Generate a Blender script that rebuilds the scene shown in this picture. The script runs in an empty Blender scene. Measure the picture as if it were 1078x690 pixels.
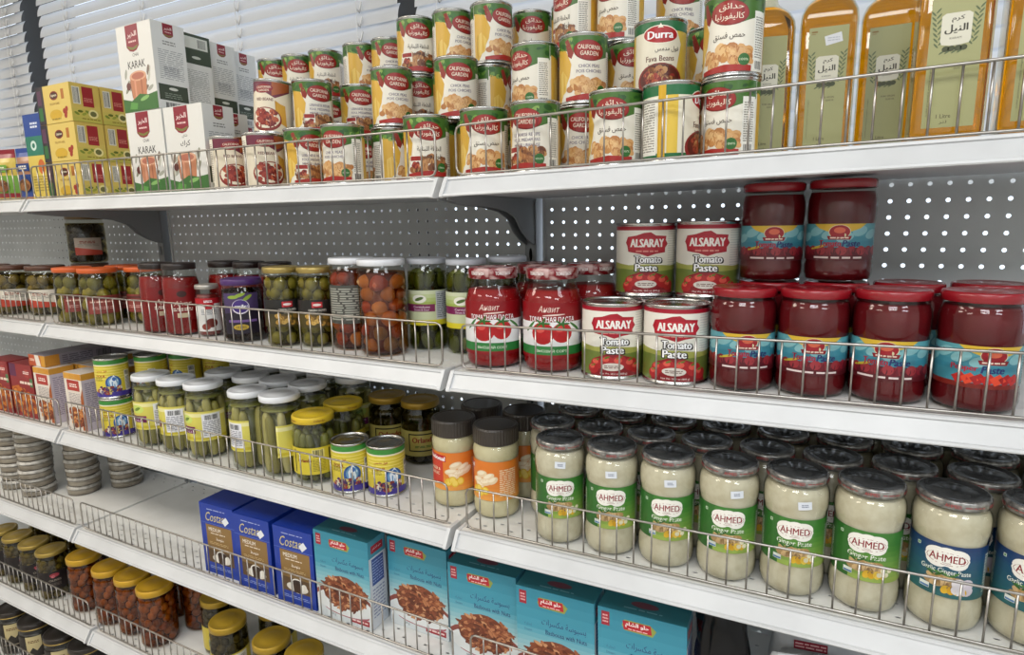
import bpy, bmesh, math, random
from mathutils import Vector, Matrix

scene = bpy.context.scene
COL = scene.collection
PI = math.pi
rnd = random.Random(7)

# ------------------------------------------------------------------ materials
def lin(c):
    return c / 12.92 if c <= .04045 else ((c + .055) / 1.055) ** 2.4

def rgb(h):
    h = h.lstrip('#')
    return tuple(lin(int(h[i:i + 2], 16) / 255) for i in (0, 2, 4)) + (1,)

_m = {}
def M(h, rough=.45, metal=0., coat=0., spec=.5):
    """plain coloured surface"""
    k = (h, rough, metal, coat, spec)
    if k not in _m:
        m = bpy.data.materials.new('colour_' + h.lstrip('#'))
        m.use_nodes = True
        b = m.node_tree.nodes['Principled BSDF']
        b.inputs['Base Color'].default_value = rgb(h)
        b.inputs['Roughness'].default_value = rough
        b.inputs['Metallic'].default_value = metal
        b.inputs['Coat Weight'].default_value = coat
        b.inputs['Coat Roughness'].default_value = .06
        b.inputs['Specular IOR Level'].default_value = spec
        _m[k] = m
    return _m[k]

def noisy(name, h1, h2, scale, rough=.5, bump=0., detail=4., lo=.35, hi=.7, metal=0., spec=.5):
    """two colours mixed by a procedural noise"""
    if name in _m:
        return _m[name]
    m = bpy.data.materials.new(name)
    m.use_nodes = True
    nt = m.node_tree
    b = nt.nodes['Principled BSDF']
    tc = nt.nodes.new('ShaderNodeTexCoord')
    n = nt.nodes.new('ShaderNodeTexNoise')
    n.inputs['Scale'].default_value = scale
    n.inputs['Detail'].default_value = detail
    r = nt.nodes.new('ShaderNodeValToRGB')
    r.color_ramp.elements[0].position = lo
    r.color_ramp.elements[1].position = hi
    r.color_ramp.elements[0].color = rgb(h1)
    r.color_ramp.elements[1].color = rgb(h2)
    nt.links.new(tc.outputs['Object'], n.inputs['Vector'])
    nt.links.new(n.outputs['Fac'], r.inputs['Fac'])
    nt.links.new(r.outputs['Color'], b.inputs['Base Color'])
    b.inputs['Roughness'].default_value = rough
    b.inputs['Metallic'].default_value = metal
    b.inputs['Specular IOR Level'].default_value = spec
    if bump:
        bp = nt.nodes.new('ShaderNodeBump')
        bp.inputs['Strength'].default_value = bump
        bp.inputs['Distance'].default_value = .002
        nt.links.new(n.outputs['Fac'], bp.inputs['Height'])
        nt.links.new(bp.outputs['Normal'], b.inputs['Normal'])
    _m[name] = m
    return m

def thin_glass(name, tint='#ffffff', ior=1.5, rough=.02):
    """a thin clear wall: see-through with a Fresnel reflection"""
    if name in _m:
        return _m[name]
    m = bpy.data.materials.new(name)
    m.use_nodes = True
    nt = m.node_tree
    nt.nodes.remove(nt.nodes['Principled BSDF'])
    out = nt.nodes['Material Output']
    t = nt.nodes.new('ShaderNodeBsdfTransparent')
    t.inputs['Color'].default_value = rgb(tint)
    g = nt.nodes.new('ShaderNodeBsdfGlossy')
    g.inputs['Roughness'].default_value = rough
    lw = nt.nodes.new('ShaderNodeLayerWeight')      # same reflection from either side of the thin wall
    pw = nt.nodes.new('ShaderNodeMath'); pw.operation = 'POWER'; pw.inputs[1].default_value = 4.
    f = nt.nodes.new('ShaderNodeMath'); f.operation = 'MULTIPLY_ADD'
    f.inputs[1].default_value = .75; f.inputs[2].default_value = ((ior - 1) / (ior + 1)) ** 2 * 1.6
    nt.links.new(lw.outputs['Facing'], pw.inputs[0])
    nt.links.new(pw.outputs[0], f.inputs[0])
    mx = nt.nodes.new('ShaderNodeMixShader')
    nt.links.new(f.outputs[0], mx.inputs[0])
    nt.links.new(t.outputs[0], mx.inputs[1])
    nt.links.new(g.outputs[0], mx.inputs[2])
    nt.links.new(mx.outputs[0], out.inputs[0])
    _m[name] = m
    return m

GLASS = thin_glass('jar_glass', '#f4f6f2')
PANE = thin_glass('window_glass', '#f6faff')
FILM = thin_glass('cling_film', '#ffffff', 1.35, .12)
TIN = M('#c9c9c6', .25, 1.)
STEEL = noisy('wire_steel', '#a39e98', '#bdb8b2', 60, .28, metal=1.)
def brine(h):
    """tinted liquid between the fruit and the glass"""
    k = 'brine_' + h.lstrip('#')
    if k not in _m:
        m = bpy.data.materials.new(k)
        m.use_nodes = True
        nt = m.node_tree
        nt.nodes.remove(nt.nodes['Principled BSDF'])
        t = nt.nodes.new('ShaderNodeBsdfTransparent')
        t.inputs['Color'].default_value = rgb(h)
        nt.links.new(t.outputs[0], nt.nodes['Material Output'].inputs[0])
        _m[k] = m
    return _m[k]
PAINT = noisy('shelf_paint', '#e4e3de', '#efeeea', 14, .42, lo=.3, hi=.75)
RAILP = noisy('price_rail_paint', '#c9cacb', '#d6d7d8', 9, .35, lo=.3, hi=.7)
PEGP = noisy('pegboard_paint', '#b9bcbd', '#c6c9ca', 9, .45)
UPR = M('#85888a', .45)

def oil_mat():
    m = bpy.data.materials.new('olive_oil')
    m.use_nodes = True
    b = m.node_tree.nodes['Principled BSDF']
    b.inputs['Base Color'].default_value = rgb('#f2a312')
    b.inputs['Roughness'].default_value = .02
    b.inputs['Transmission Weight'].default_value = 1.
    b.inputs['IOR'].default_value = 1.46
    return m
OIL = oil_mat()

def slat_mat():
    m = bpy.data.materials.new('blind_slat')
    m.use_nodes = True
    nt = m.node_tree
    b = nt.nodes['Principled BSDF']
    b.inputs['Base Color'].default_value = rgb('#d9dadc')
    b.inputs['Roughness'].default_value = .45
    t = nt.nodes.new('ShaderNodeBsdfTranslucent')
    t.inputs['Color'].default_value = rgb('#dfe4ea')
    mx = nt.nodes.new('ShaderNodeMixShader')
    mx.inputs[0].default_value = .12
    nt.links.new(b.outputs[0], mx.inputs[1])
    nt.links.new(t.outputs[0], mx.inputs[2])
    nt.links.new(mx.outputs[0], nt.nodes['Material Output'].inputs[0])
    return m
SLAT = slat_mat()

# ------------------------------------------------------------------ mesh building
class MB:
    def __init__(s):
        s.v, s.f, s.fm, s.sm, s.mats = [], [], [], [], []
    def mi(s, m):
        if m not in s.mats:
            s.mats.append(m)
        return s.mats.index(m)
    def add(s, vs, fs, m, smooth=False):
        o = len(s.v)
        s.v += [tuple(p) for p in vs]
        i = s.mi(m)
        for f in fs:
            s.f.append(tuple(o + k for k in f)); s.fm.append(i); s.sm.append(smooth)
        return s
    def lathe(s, prof, m, n=40, smooth=True, at=(0, 0, 0)):
        vs, fs = [], []
        for r, z in prof:
            for k in range(n):
                a = 2 * PI * k / n
                vs.append((at[0] + r * math.cos(a), at[1] + r * math.sin(a), at[2] + z))
        for j in range(len(prof) - 1):
            for k in range(n):
                k2 = (k + 1) % n
                fs.append((j * n + k, j * n + k2, (j + 1) * n + k2, (j + 1) * n + k))
        s.add(vs, fs, m, smooth)
        return s
    def box(s, x0, x1, y0, y1, z0, z1, m, bev=0.):
        b = bev
        if not b:
            vs = [(x, y, z) for z in (z0, z1) for y in (y0, y1) for x in (x0, x1)]
            s.add(vs, [(0, 2, 3, 1), (4, 5, 7, 6), (0, 1, 5, 4), (2, 6, 7, 3), (0, 4, 6, 2), (1, 3, 7, 5)], m)
            return s
        bm = bmesh.new()
        bmesh.ops.create_cube(bm, size=1)
        for v in bm.verts:
            v.co = ((x0 + x1) / 2 + v.co.x * (x1 - x0), (y0 + y1) / 2 + v.co.y * (y1 - y0), (z0 + z1) / 2 + v.co.z * (z1 - z0))
        bmesh.ops.bevel(bm, geom=list(bm.edges), offset=b, segments=2, profile=.6, affect='EDGES')
        bm.verts.index_update()
        s.add([v.co[:] for v in bm.verts], [[v.index for v in f.verts] for f in bm.faces], m)
        bm.free()
        return s
    def tube(s, pts, r, m, n=6, caps=True):
        P = [Vector(p) for p in pts]
        vs, fs = [], []
        up = None
        for i, p in enumerate(P):
            d = (P[min(i + 1, len(P) - 1)] - P[max(i - 1, 0)]).normalized()
            a = up - d * up.dot(d) if up is not None else d.orthogonal()
            if a.length < 1e-6:
                a = d.orthogonal()
            a.normalize(); up = a
            b = d.cross(a)
            for k in range(n):
                t = 2 * PI * k / n
                vs.append(p + a * (r * math.cos(t)) + b * (r * math.sin(t)))
        for j in range(len(P) - 1):
            for k in range(n):
                k2 = (k + 1) % n
                fs.append((j * n + k, j * n + k2, (j + 1) * n + k2, (j + 1) * n + k))
        if caps:
            fs.append(tuple(range(n - 1, -1, -1)))
            fs.append(tuple(range((len(P) - 1) * n, len(P) * n)))
        s.add(vs, fs, m, True)
        return s
    def blob(s, c, rad, m, rot=0., tilt=0., n=10, rings=6, wob=0., ax=1):
        """ellipsoid, optionally lumpy; rot about z, tilt about x"""
        R = Matrix.Rotation(rot, 3, 'Z') @ Matrix.Rotation(tilt, 3, 'X')
        vs, fs = [], []
        ph = rnd.random() * 6
        for j in range(rings + 1):
            t = PI * j / rings
            for k in range(n):
                a = 2 * PI * k / n
                w = 1 + wob * math.sin(3 * a + ph) * math.sin(t) + wob * math.cos(2 * t + ph) * .7
                p = Vector((rad[0] * w * math.sin(t) * math.cos(a), rad[1] * w * math.sin(t) * math.sin(a), rad[2] * math.cos(t)))
                p = R @ p
                vs.append((c[0] + p.x, c[1] + p.y, c[2] + p.z))
        for j in range(rings):
            for k in range(n):
                k2 = (k + 1) % n
                fs.append((j * n + k, (j + 1) * n + k, (j + 1) * n + k2, j * n + k2))
        s.add(vs, fs, m, True)
        return s
    def build(s, name, parent=None, bend=False):
        me = bpy.data.meshes.new(name)
        v = s.v
        if bend:
            v = [(x, y, z + dz(x)) for x, y, z in v]
        me.from_pydata(v, [], s.f)
        for m in s.mats:
            me.materials.append(m)
        me.polygons.foreach_set('material_index', s.fm)
        me.polygons.foreach_set('use_smooth', s.sm)
        me.update()
        o = bpy.data.objects.new(name, me)
        COL.objects.link(o)
        if parent:
            o.parent = parent
        return o

# ---- printed labels: flat shapes wrapped on a cylinder or laid on a face
_tc = {}
def text_geo(t, bold=0., shear=0.):
    k = (t, bold, shear)
    if k not in _tc:
        c = bpy.data.curves.new('lettering', 'FONT')
        c.body = t; c.offset = bold; c.resolution_u = 2; c.shear = shear
        o = bpy.data.objects.new('lettering', c)
        COL.objects.link(o)
        me = o.evaluated_get(bpy.context.evaluated_depsgraph_get()).to_mesh()
        vs = [(v.co.x, v.co.y) for v in me.vertices]
        fs = [tuple(p.vertices) for p in me.polygons]
        bpy.data.objects.remove(o)
        bpy.data.curves.remove(c)
        if vs:
            xs = [p[0] for p in vs]; ys = [p[1] for p in vs]
            cx, cy = (min(xs) + max(xs)) / 2, (min(ys) + max(ys)) / 2
            vs = [(x - cx, y - cy) for x, y in vs]
            _tc[k] = (vs, fs, max(xs) - min(xs), max(ys) - min(ys))
        else:
            _tc[k] = ([], [], 1, 1)
    return _tc[k]

# Arabic letters joined by hand: (isolated, final, initial, medial)
AR = {'ا': 'ﺍﺎﺍﺎ', 'ب': 'ﺏﺐﺑﺒ', 'ة': 'ﺓﺔﺓﺔ', 'ت': 'ﺕﺖﺗﺘ', 'ح': 'ﺡﺢﺣﺤ', 'خ': 'ﺥﺦﺧﺨ', 'د': 'ﺩﺪﺩﺪ', 'ر': 'ﺭﺮﺭﺮ',
      'س': 'ﺱﺲﺳﺴ', 'ش': 'ﺵﺶﺷﺸ', 'ص': 'ﺹﺺﺻﺼ', 'ط': 'ﻁﻂﻃﻄ', 'ف': 'ﻑﻒﻓﻔ', 'ق': 'ﻕﻖﻗﻘ', 'ك': 'ﻙﻚﻛﻜ', 'ل': 'ﻝﻞﻟﻠ',
      'م': 'ﻡﻢﻣﻤ', 'ن': 'ﻥﻦﻧﻨ', 'و': 'ﻭﻮﻭﻮ', 'ي': 'ﻱﻲﻳﻴ', 'ئ': 'ﺉﺊﺋﺌ', 'ج': 'ﺝﺞﺟﺠ', 'ى': 'ﻯﻰﻯﻰ'}
NOJOIN = set('اةدرو')
def arabic(t):
    out = []
    for i, ch in enumerate(t):
        if ch not in AR:
            out.append(ch); continue
        pre = i > 0 and t[i - 1] in AR and t[i - 1] not in NOJOIN
        nxt = i + 1 < len(t) and t[i + 1] in AR and ch not in NOJOIN
        out.append(AR[ch][1 if pre and not nxt else 2 if nxt and not pre else 3 if pre and nxt else 0])
    return ''.join(reversed(out))

class Canvas:
    def __init__(s):
        s.it = []
    def poly(s, pts, c, l=1):
        s.it.append((list(pts), [tuple(range(len(pts)))], c, l)); return s
    def rect(s, u0, v0, u1, v1, c, l=0):
        return s.poly([(u0, v0), (u1, v0), (u1, v1), (u0, v1)], c, l)
    def ell(s, u, v, ru, rv, c, l=1, rot=0., n=18):
        ca, sa = math.cos(rot), math.sin(rot)
        p = []
        for k in range(n):
            a = 2 * PI * k / n
            x, y = ru * math.cos(a), rv * math.sin(a)
            p.append((u + x * ca - y * sa, v + x * sa + y * ca))
        return s.poly(p, c, l)
    def text(s, t, u, v, h, c, l=3, bold=0., w=None, rot=0., shear=0.):
        vs, fs, tw, th = text_geo(t, 0., shear)
        k = h / th
        kx = w / tw if w else k
        ca, sa = math.cos(rot), math.sin(rot)
        # heavier strokes: the same letters set again with a slight sideways shift
        for i, q in enumerate((0,) if bold < .008 else (-.5, .5) if bold < .025 else (-1, 0, 1)):
            o = q * min(bold, .05) * k * 1.2
            s.it.append(([(u + o + x * kx * ca - y * k * sa, v + x * kx * sa + y * k * ca) for x, y in vs], fs, c, l + .12 * i))
        return s
    def lines(s, u0, v0, u1, v1, n, c, l=1, fill=.5, words=True):
        """rows of small print too fine to read"""
        st = (v1 - v0) / n
        vs, fs = [], []
        for i in range(n):
            y = v1 - st * (i + .5)
            x = u0
            while x < u1 - .001:
                wd = min(rnd.uniform(.12, .35) * (u1 - u0), u1 - x) if words else u1 - u0
                o = len(vs)
                vs += [(x, y - st * fill / 2), (x + wd, y - st * fill / 2), (x + wd, y + st * fill / 2), (x, y + st * fill / 2)]
                fs.append((o, o + 1, o + 2, o + 3))
                x += wd + (u1 - u0) * .05
        s.it.append((vs, fs, c, l)); return s
    def bars(s, u0, v0, u1, v1, n, c, l=2):
        vs, fs = [], []
        st = (u1 - u0) / n
        for i in range(n):
            o = len(vs); x = u0 + st * i; w = st * rnd.choice((.3, .5, .75))
            vs += [(x, v0), (x + w, v0), (x + w, v1), (x, v1)]
            fs.append((o, o + 1, o + 2, o + 3))
        s.it.append((vs, fs, c, l)); return s
    def pile(s, u0, v0, u1, v1, n, r, cols, l=2, asp=.75, dome=0.):
        for i in range(n):
            rr = r * rnd.uniform(.75, 1.2)
            u = rnd.uniform(u0 + rr, u1 - rr)
            top = v1 - dome * (2 * (u - (u0 + u1) / 2) / (u1 - u0)) ** 2
            v = top - rr * asp - (top - v0 - rr * 2 * asp) * i / max(1, n - 1) * rnd.uniform(.85, 1)
            s.ell(u, v, rr, rr * asp, cols[i % len(cols)], l + i * .02, rnd.uniform(-.9, .9), 9)
        return s
    def grad(s, u0, v0, u1, v1, c0, c1, n=6, vert=False, l=0):
        a = [int(c0[i:i + 2], 16) for i in (1, 3, 5)]; b = [int(c1[i:i + 2], 16) for i in (1, 3, 5)]
        for i in range(n):
            t = (i + .5) / n
            c = '#%02x%02x%02x' % tuple(round(x + (y - x) * t) for x, y in zip(a, b))
            if vert:
                s.rect(u0, v0 + (v1 - v0) * i / n, u1, v0 + (v1 - v0) * (i + 1) / n, c, l)
            else:
                s.rect(u0 + (u1 - u0) * i / n, v0, u0 + (u1 - u0) * (i + 1) / n, v1, c, l)
        return s
    def build(s, name, parent, R=None, mat4=None, rough=.4, step=.005, shape=None, clip=None):
        """R: wrap on a cylinder facing -y; mat4: lay on a face; shape(v): radius change with height"""
        mb = MB()
        for vs, fs, c, l in s.it:
            m = M(c, rough) if isinstance(c, str) else c
            if clip and vs:
                u0, v0, u1, v1 = clip
                e = 1e-6
                if min(p[0] for p in vs) < u0 - e or max(p[0] for p in vs) > u1 + e or min(p[1] for p in vs) < v0 - e or max(p[1] for p in vs) > v1 + e:
                    bm = bmesh.new()
                    bv = [bm.verts.new((u, v, 0)) for u, v in vs]
                    for f in fs:
                        try:
                            bm.faces.new([bv[k] for k in f])
                        except ValueError:
                            pass
                    for co, no in (((u0, 0, 0), (-1, 0, 0)), ((u1, 0, 0), (1, 0, 0)), ((0, v0, 0), (0, -1, 0)), ((0, v1, 0), (0, 1, 0))):
                        bmesh.ops.bisect_plane(bm, geom=bm.verts[:] + bm.edges[:] + bm.faces[:], plane_co=co, plane_no=no, clear_outer=True)
                    bm.verts.index_update()
                    vs = [(v.co.x, v.co.y) for v in bm.verts]
                    fs = [[v.index for v in f.verts] for f in bm.faces]
                    bm.free()
                    if not fs:
                        continue
            if R is None:
                off = .0003 + .00015 * l
                mb.add([mat4 @ Vector((u, v, off)) for u, v in vs], fs, m)
                continue
            us = [p[0] for p in vs]
            if not us:
                continue
            vv = [p[1] for p in vs]
            if max(us) - min(us) > step * 1.2 or (shape and max(vv) - min(vv) > .012):
                bm = bmesh.new()
                bv = [bm.verts.new((u, v, 0)) for u, v in vs]
                for f in fs:
                    try:
                        bm.faces.new([bv[k] for k in f])
                    except ValueError:
                        pass
                x = math.ceil(min(us) / step) * step
                while x < max(us):
                    bmesh.ops.bisect_plane(bm, geom=bm.verts[:] + bm.edges[:] + bm.faces[:], plane_co=(x, 0, 0), plane_no=(1, 0, 0))
                    x += step
                if shape:
                    y = math.ceil(min(vv) / .008) * .008
                    while y < max(vv):
                        bmesh.ops.bisect_plane(bm, geom=bm.verts[:] + bm.edges[:] + bm.faces[:], plane_co=(0, y, 0), plane_no=(0, 1, 0))
                        y += .008
                bm.verts.index_update()
                vs = [(v.co.x, v.co.y) for v in bm.verts]
                fs = [[v.index for v in f.verts] for f in bm.faces]
                bm.free()
            r = R + .0003 + .00018 * l
            pts = []
            for u, v in vs:
                rr = r + (shape(v) if shape else 0)
                pts.append((rr * math.sin(u / R), -rr * math.cos(u / R), v))
            mb.add(pts, fs, m, True)
        return mb.build(name, parent)

def face_mat(axis, d):
    """matrix of a box face: front (-y), side (+x), top (+z) at distance d"""
    if axis == 'front':
        return Matrix(((1, 0, 0, 0), (0, 0, -1, -d), (0, 1, 0, 0), (0, 0, 0, 1)))
    if axis == 'side':
        return Matrix(((0, 0, 1, d), (1, 0, 0, 0), (0, 1, 0, 0), (0, 0, 0, 1)))
    return Matrix(((1, 0, 0, 0), (0, 1, 0, 0), (0, 0, 1, d), (0, 0, 0, 1)))

# ------------------------------------------------------------------ things
def thing(name, cat, label=None, group=None, loc=(0, 0, 0), rz=0.):
    o = bpy.data.objects.new(name, None)
    o.empty_display_size = .03
    COL.objects.link(o)
    o.location = loc; o.rotation_euler = (0, 0, rz)
    o['category'] = cat
    if label: o['label'] = label
    if group: o['group'] = group
    return o

def tag(o, label, cat, group=None, kind=None):
    o['label'] = label; o['category'] = cat
    if group: o['group'] = group
    if kind: o['kind'] = kind
    return o

def struct(o):
    o['kind'] = 'structure'
    return o

def copy_tree(o, parent=None):
    c = o.copy()
    COL.objects.link(c)
    c.parent = parent
    for ch in list(KIDS.get(o.name, [])) or o.children:
        copy_tree(ch, c)
    return c
KIDS = {}

# shelf levels measured from the joint of the two bays; the bays sag a little towards that joint
BAY = 1.198
BACK = .338
Z = {1: .3071, 2: 0., 3: -.2799, 4: -.5559, 5: -.8597, 6: -1.15}
def dz(x):
    return -.0027 * (1 + x / BAY) if x < 0 else -.0027 + .0221 * x / BAY
def zs(s, x):
    return Z[s] + dz(x)
CAM = (.5289, -.8108, .2353)
def face(x, y, extra=0.):
    """angle that turns a label on the -y side towards the aisle where one stands"""
    return math.atan2(CAM[0] - x, y - CAM[1]) + math.radians(extra)

PROTO = {}
def put(kind, maker, x, y, s, label, group, extra=0., h=0., rz=None, tilt=None):
    if kind not in PROTO:
        PROTO[kind] = maker()
        o = PROTO[kind]
    else:
        o = copy_tree(PROTO[kind])
    o.location = (x, y, zs(s, x) + h + .0006)
    o.rotation_euler = (0, 0, face(x, y, extra) if rz is None else math.radians(rz))
    if rz is not None and s == 4 and x > 0:      # boxes sit flat on the slightly sloping deck
        o.rotation_euler = (0, -math.atan(.0221 / BAY), math.radians(rz))
    if tilt:
        o.rotation_euler = (math.radians(tilt[0]), math.radians(tilt[1]), o.rotation_euler.z)
    o['label'] = label
    if group: o['group'] = group
    return o

ORD = ['first', 'second', 'third', 'fourth', 'fifth', 'sixth', 'seventh', 'eighth', 'ninth', 'tenth', 'eleventh', 'twelfth',
       'thirteenth', 'fourteenth', 'fifteenth']
# ------------------------------------------------------------------ the setting
def slab(name, x0, x1, y0, y1, z0, z1, m):
    o = MB().box(x0, x1, y0, y1, z0, z1, m).build(name)
    return struct(o)

FLOORM = noisy('floor_vinyl', '#b5b0a8', '#c8c3ba', 5, .35)
WALLM = M('#d8d6d0', .7)
DARKF = M('#3a3733', .5)
slab('floor', -6, 4.5, -3.6, .8, -1.36, -1.33, FLOORM)
slab('ceiling', -6, 4.5, -3.6, .8, 1.45, 1.48, M('#e4e2dc', .8))
slab('wall_front', -6, 4.5, -3.63, -3.6, -1.33, 1.45, WALLM)
slab('wall_left', -6.03, -6, -3.6, .8, -1.33, 1.45, WALLM)
slab('wall_right', 4.5, 4.53, -3.6, .8, -1.33, 1.45, WALLM)
# window wall behind the shelving: low wall, dark frame posts, panes
WY = .70
slab('wall_back', -6, 4.5, WY, WY + .1, -1.33, -.75, WALLM)
posts = [(-4.6, -4.5), (-2.47, -2.28), (-.565, -.475), (1.35, 1.41), (3.1, 3.16)]
for i, (a, b) in enumerate(posts):
    slab('trim_%d' % (i + 1), a, b, WY - .05, WY + .08, -.75, 1.45, DARKF)
edges = [-6] + [q for p in posts for q in p] + [4.5]
for i in range(0, len(edges), 2):
    o = MB().box(edges[i], edges[i + 1], WY + .02, WY + .026, -.75, 1.45, PANE).build('window_%d' % (i // 2 + 1))
    struct(o)

def blind(x0, x1, z0, label, cords, frac_rail=None):
    """horizontal slat blind in front of a window; the stack hangs from the ceiling"""
    y = .575
    t = thing('window_blind', 'blind', label, 'slatted blinds in front of the windows', ((x0 + x1) / 2, y, z0))
    cx = (x0 + x1) / 2
    mb = MB()
    pitch, w, ang = .0372, .046, math.radians(72)
    n = int((1.42 - z0) / pitch)
    for i in range(n):
        z = .03 + i * pitch
        vs = []
        for k in range(5):
            q = (k / 4 - .5)
            cr = .0035 * (1 - (2 * q) ** 2)
            yy = q * w * math.cos(ang) - cr * math.sin(ang)
            zz = q * w * math.sin(ang) + cr * math.cos(ang)
            for X in (x0 - cx, x1 - cx):
                vs.append((X, yy, z + zz))
        mb.add(vs, [(2 * k, 2 * k + 1, 2 * k + 3, 2 * k + 2) for k in range(4)], SLAT, True)
    mb.build('slats', t)
    MB().box(x0 - cx, x1 - cx, -.012, .012, -.012, .008, M('#e8e8e8', .4), .003).build('bottom_rail', t)
    CORD = M('#f2f2f2', .7)
    for c in cords:
        m = MB()
        m.tube([(c - cx, -.021, .0), (c - cx, -.021, 1.42 - z0)], .0008, CORD, 5)
        m.tube([(c - cx, .021, .0), (c - cx, .021, 1.42 - z0)], .0008, CORD, 5)
        for i in range(n):      # ladder rungs carrying each slat
            z = .03 + i * pitch
            m.tube([(c - cx, -.022, z - .014), (c - cx + .004, -.014, z - .026), (c - cx + .012, -.013, z - .0)], .0026, CORD, 5)
        m.build('ladder_cord', t)
    return t
blind(-3.6, -2.262, -.40, 'slatted white blind left of the dark window post at the left edge', [-3.2, -2.36])
blind(-2.148, -.49, -.40, 'long slatted white blind between the two dark window posts', [-1.955, -1.52, -1.075, -.615])
blind(-.436, 1.3, .29, 'bluish white slatted blind behind the tall cans and the oil bottles', [-.36, .3, .9])

# ------------------------------------------------------------------ shelving
def grid_holes(mb, x0, x1, nx, z0, z1, nz, hr, place, m, skip=None, depth=.0012, back=.0):
    """sheet with a grid of octagonal holes; place(a, b, d) -> 3D"""
    dx, dzz = (x1 - x0) / nx, (z1 - z0) / nz
    key = {}
    vs, fs = [], []
    def V(a, b, d=0.):
        k = (round(a, 6), round(b, 6), d)
        if k not in key:
            key[k] = len(vs); vs.append(place(a, b, d))
        return key[k]
    for i in range(nx):
        for j in range(nz):
            a0, b0 = x0 + i * dx, z0 + j * dzz
            a1, b1 = a0 + dx, b0 + dzz
            ac, bc = (a0 + a1) / 2, (b0 + b1) / 2
            if skip and skip(i, j):
                fs.append((V(a0, b0), V(a1, b0), V(a1, b1), V(a0, b1))); continue
            hx, hy = hr if isinstance(hr, tuple) else (hr, hr)
            H, Hd = [], []
            for k in range(8):
                t = PI / 8 + k * PI / 4
                p = (ac + hx * math.cos(t), bc + hy * math.sin(t))
                H.append(V(*p)); Hd.append(V(p[0], p[1], depth))
            c = [V(a1, b1), V(a0, b1), V(a0, b0), V(a1, b0)]
            fs += [(c[0], H[0], H[7], c[3]), (c[0], c[1], H[2], H[1], H[0])[:5], (c[1], c[2], H[4], H[3], H[2]), (c[2], c[3], H[6], H[5], H[4]), (c[3], H[7], H[6])]
            for k in range(8):
                fs.append((H[k], H[(k + 1) % 8], Hd[(k + 1) % 8], Hd[k]))
    mb.add(vs, fs, m)
    return mb

PITCH = .0254
def pegboard(x0, zt, nx, nz, label):
    t = thing('pegboard_panel', 'back panel', label, 'perforated back panels of the shelving', (x0, BACK, zt))
    mb = MB()
    grid_holes(mb, 0, nx * PITCH, nx, -nz * PITCH, 0, nz, .0034, lambda a, b, d: (a, d, b), PEGP)
    mb.build('perforated_sheet', t)
    w = nx * PITCH
    for xa in (-.006, w):
        MB().box(xa, xa + .006, -.004, .012, -nz * PITCH, 0, PEGP).build('folded_edge', t)
    return t
# holes line up with those counted in the photograph
pegboard(.0408 - PITCH / 2, .259 + PITCH * 1.5, 46, 60, 'grey pegboard behind the tomato paste and ginger paste jars')
pegboard(-.0348 - PITCH * 44.5, .2657 + PITCH * 1.5, 45, 60, 'grey pegboard behind the olive and pickle jars in the middle bay')
pegboard(-1.2 - .04 - PITCH * 44.5, .2657 + PITCH * 1.5, 45, 60, 'grey pegboard at the far left end of the shelving')

def upright(x, label):
    t = thing('shelf_upright', 'upright', label, 'slotted uprights between the bays', (x, BACK - .006, -1.33))
    m = MB()
    h = 1.33 + .30
    nz = int(h / .0508)
    grid_holes(m, -.0125, .0125, 1, 0, nz * .0508, nz, (.004, .0145), lambda p, q, e: (p, -.010 + e, q), UPR, depth=.003)
    m.add([(-.0125, -.010, 0), (-.0125, -.010, h), (-.0125, .03, h), (-.0125, .03, 0), (.0125, -.010, 0), (.0125, -.010, h), (.0125, .03, h), (.0125, .03, 0)],
          [(0, 1, 2, 3), (7, 6, 5, 4), (3, 2, 6, 7)], UPR)
    m.build('slotted_post', t)
    return t
upright(0., 'slotted grey upright where the right bay meets the middle bay')
upright(-BAY, 'slotted grey upright where the middle bay meets the left bay')

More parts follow.
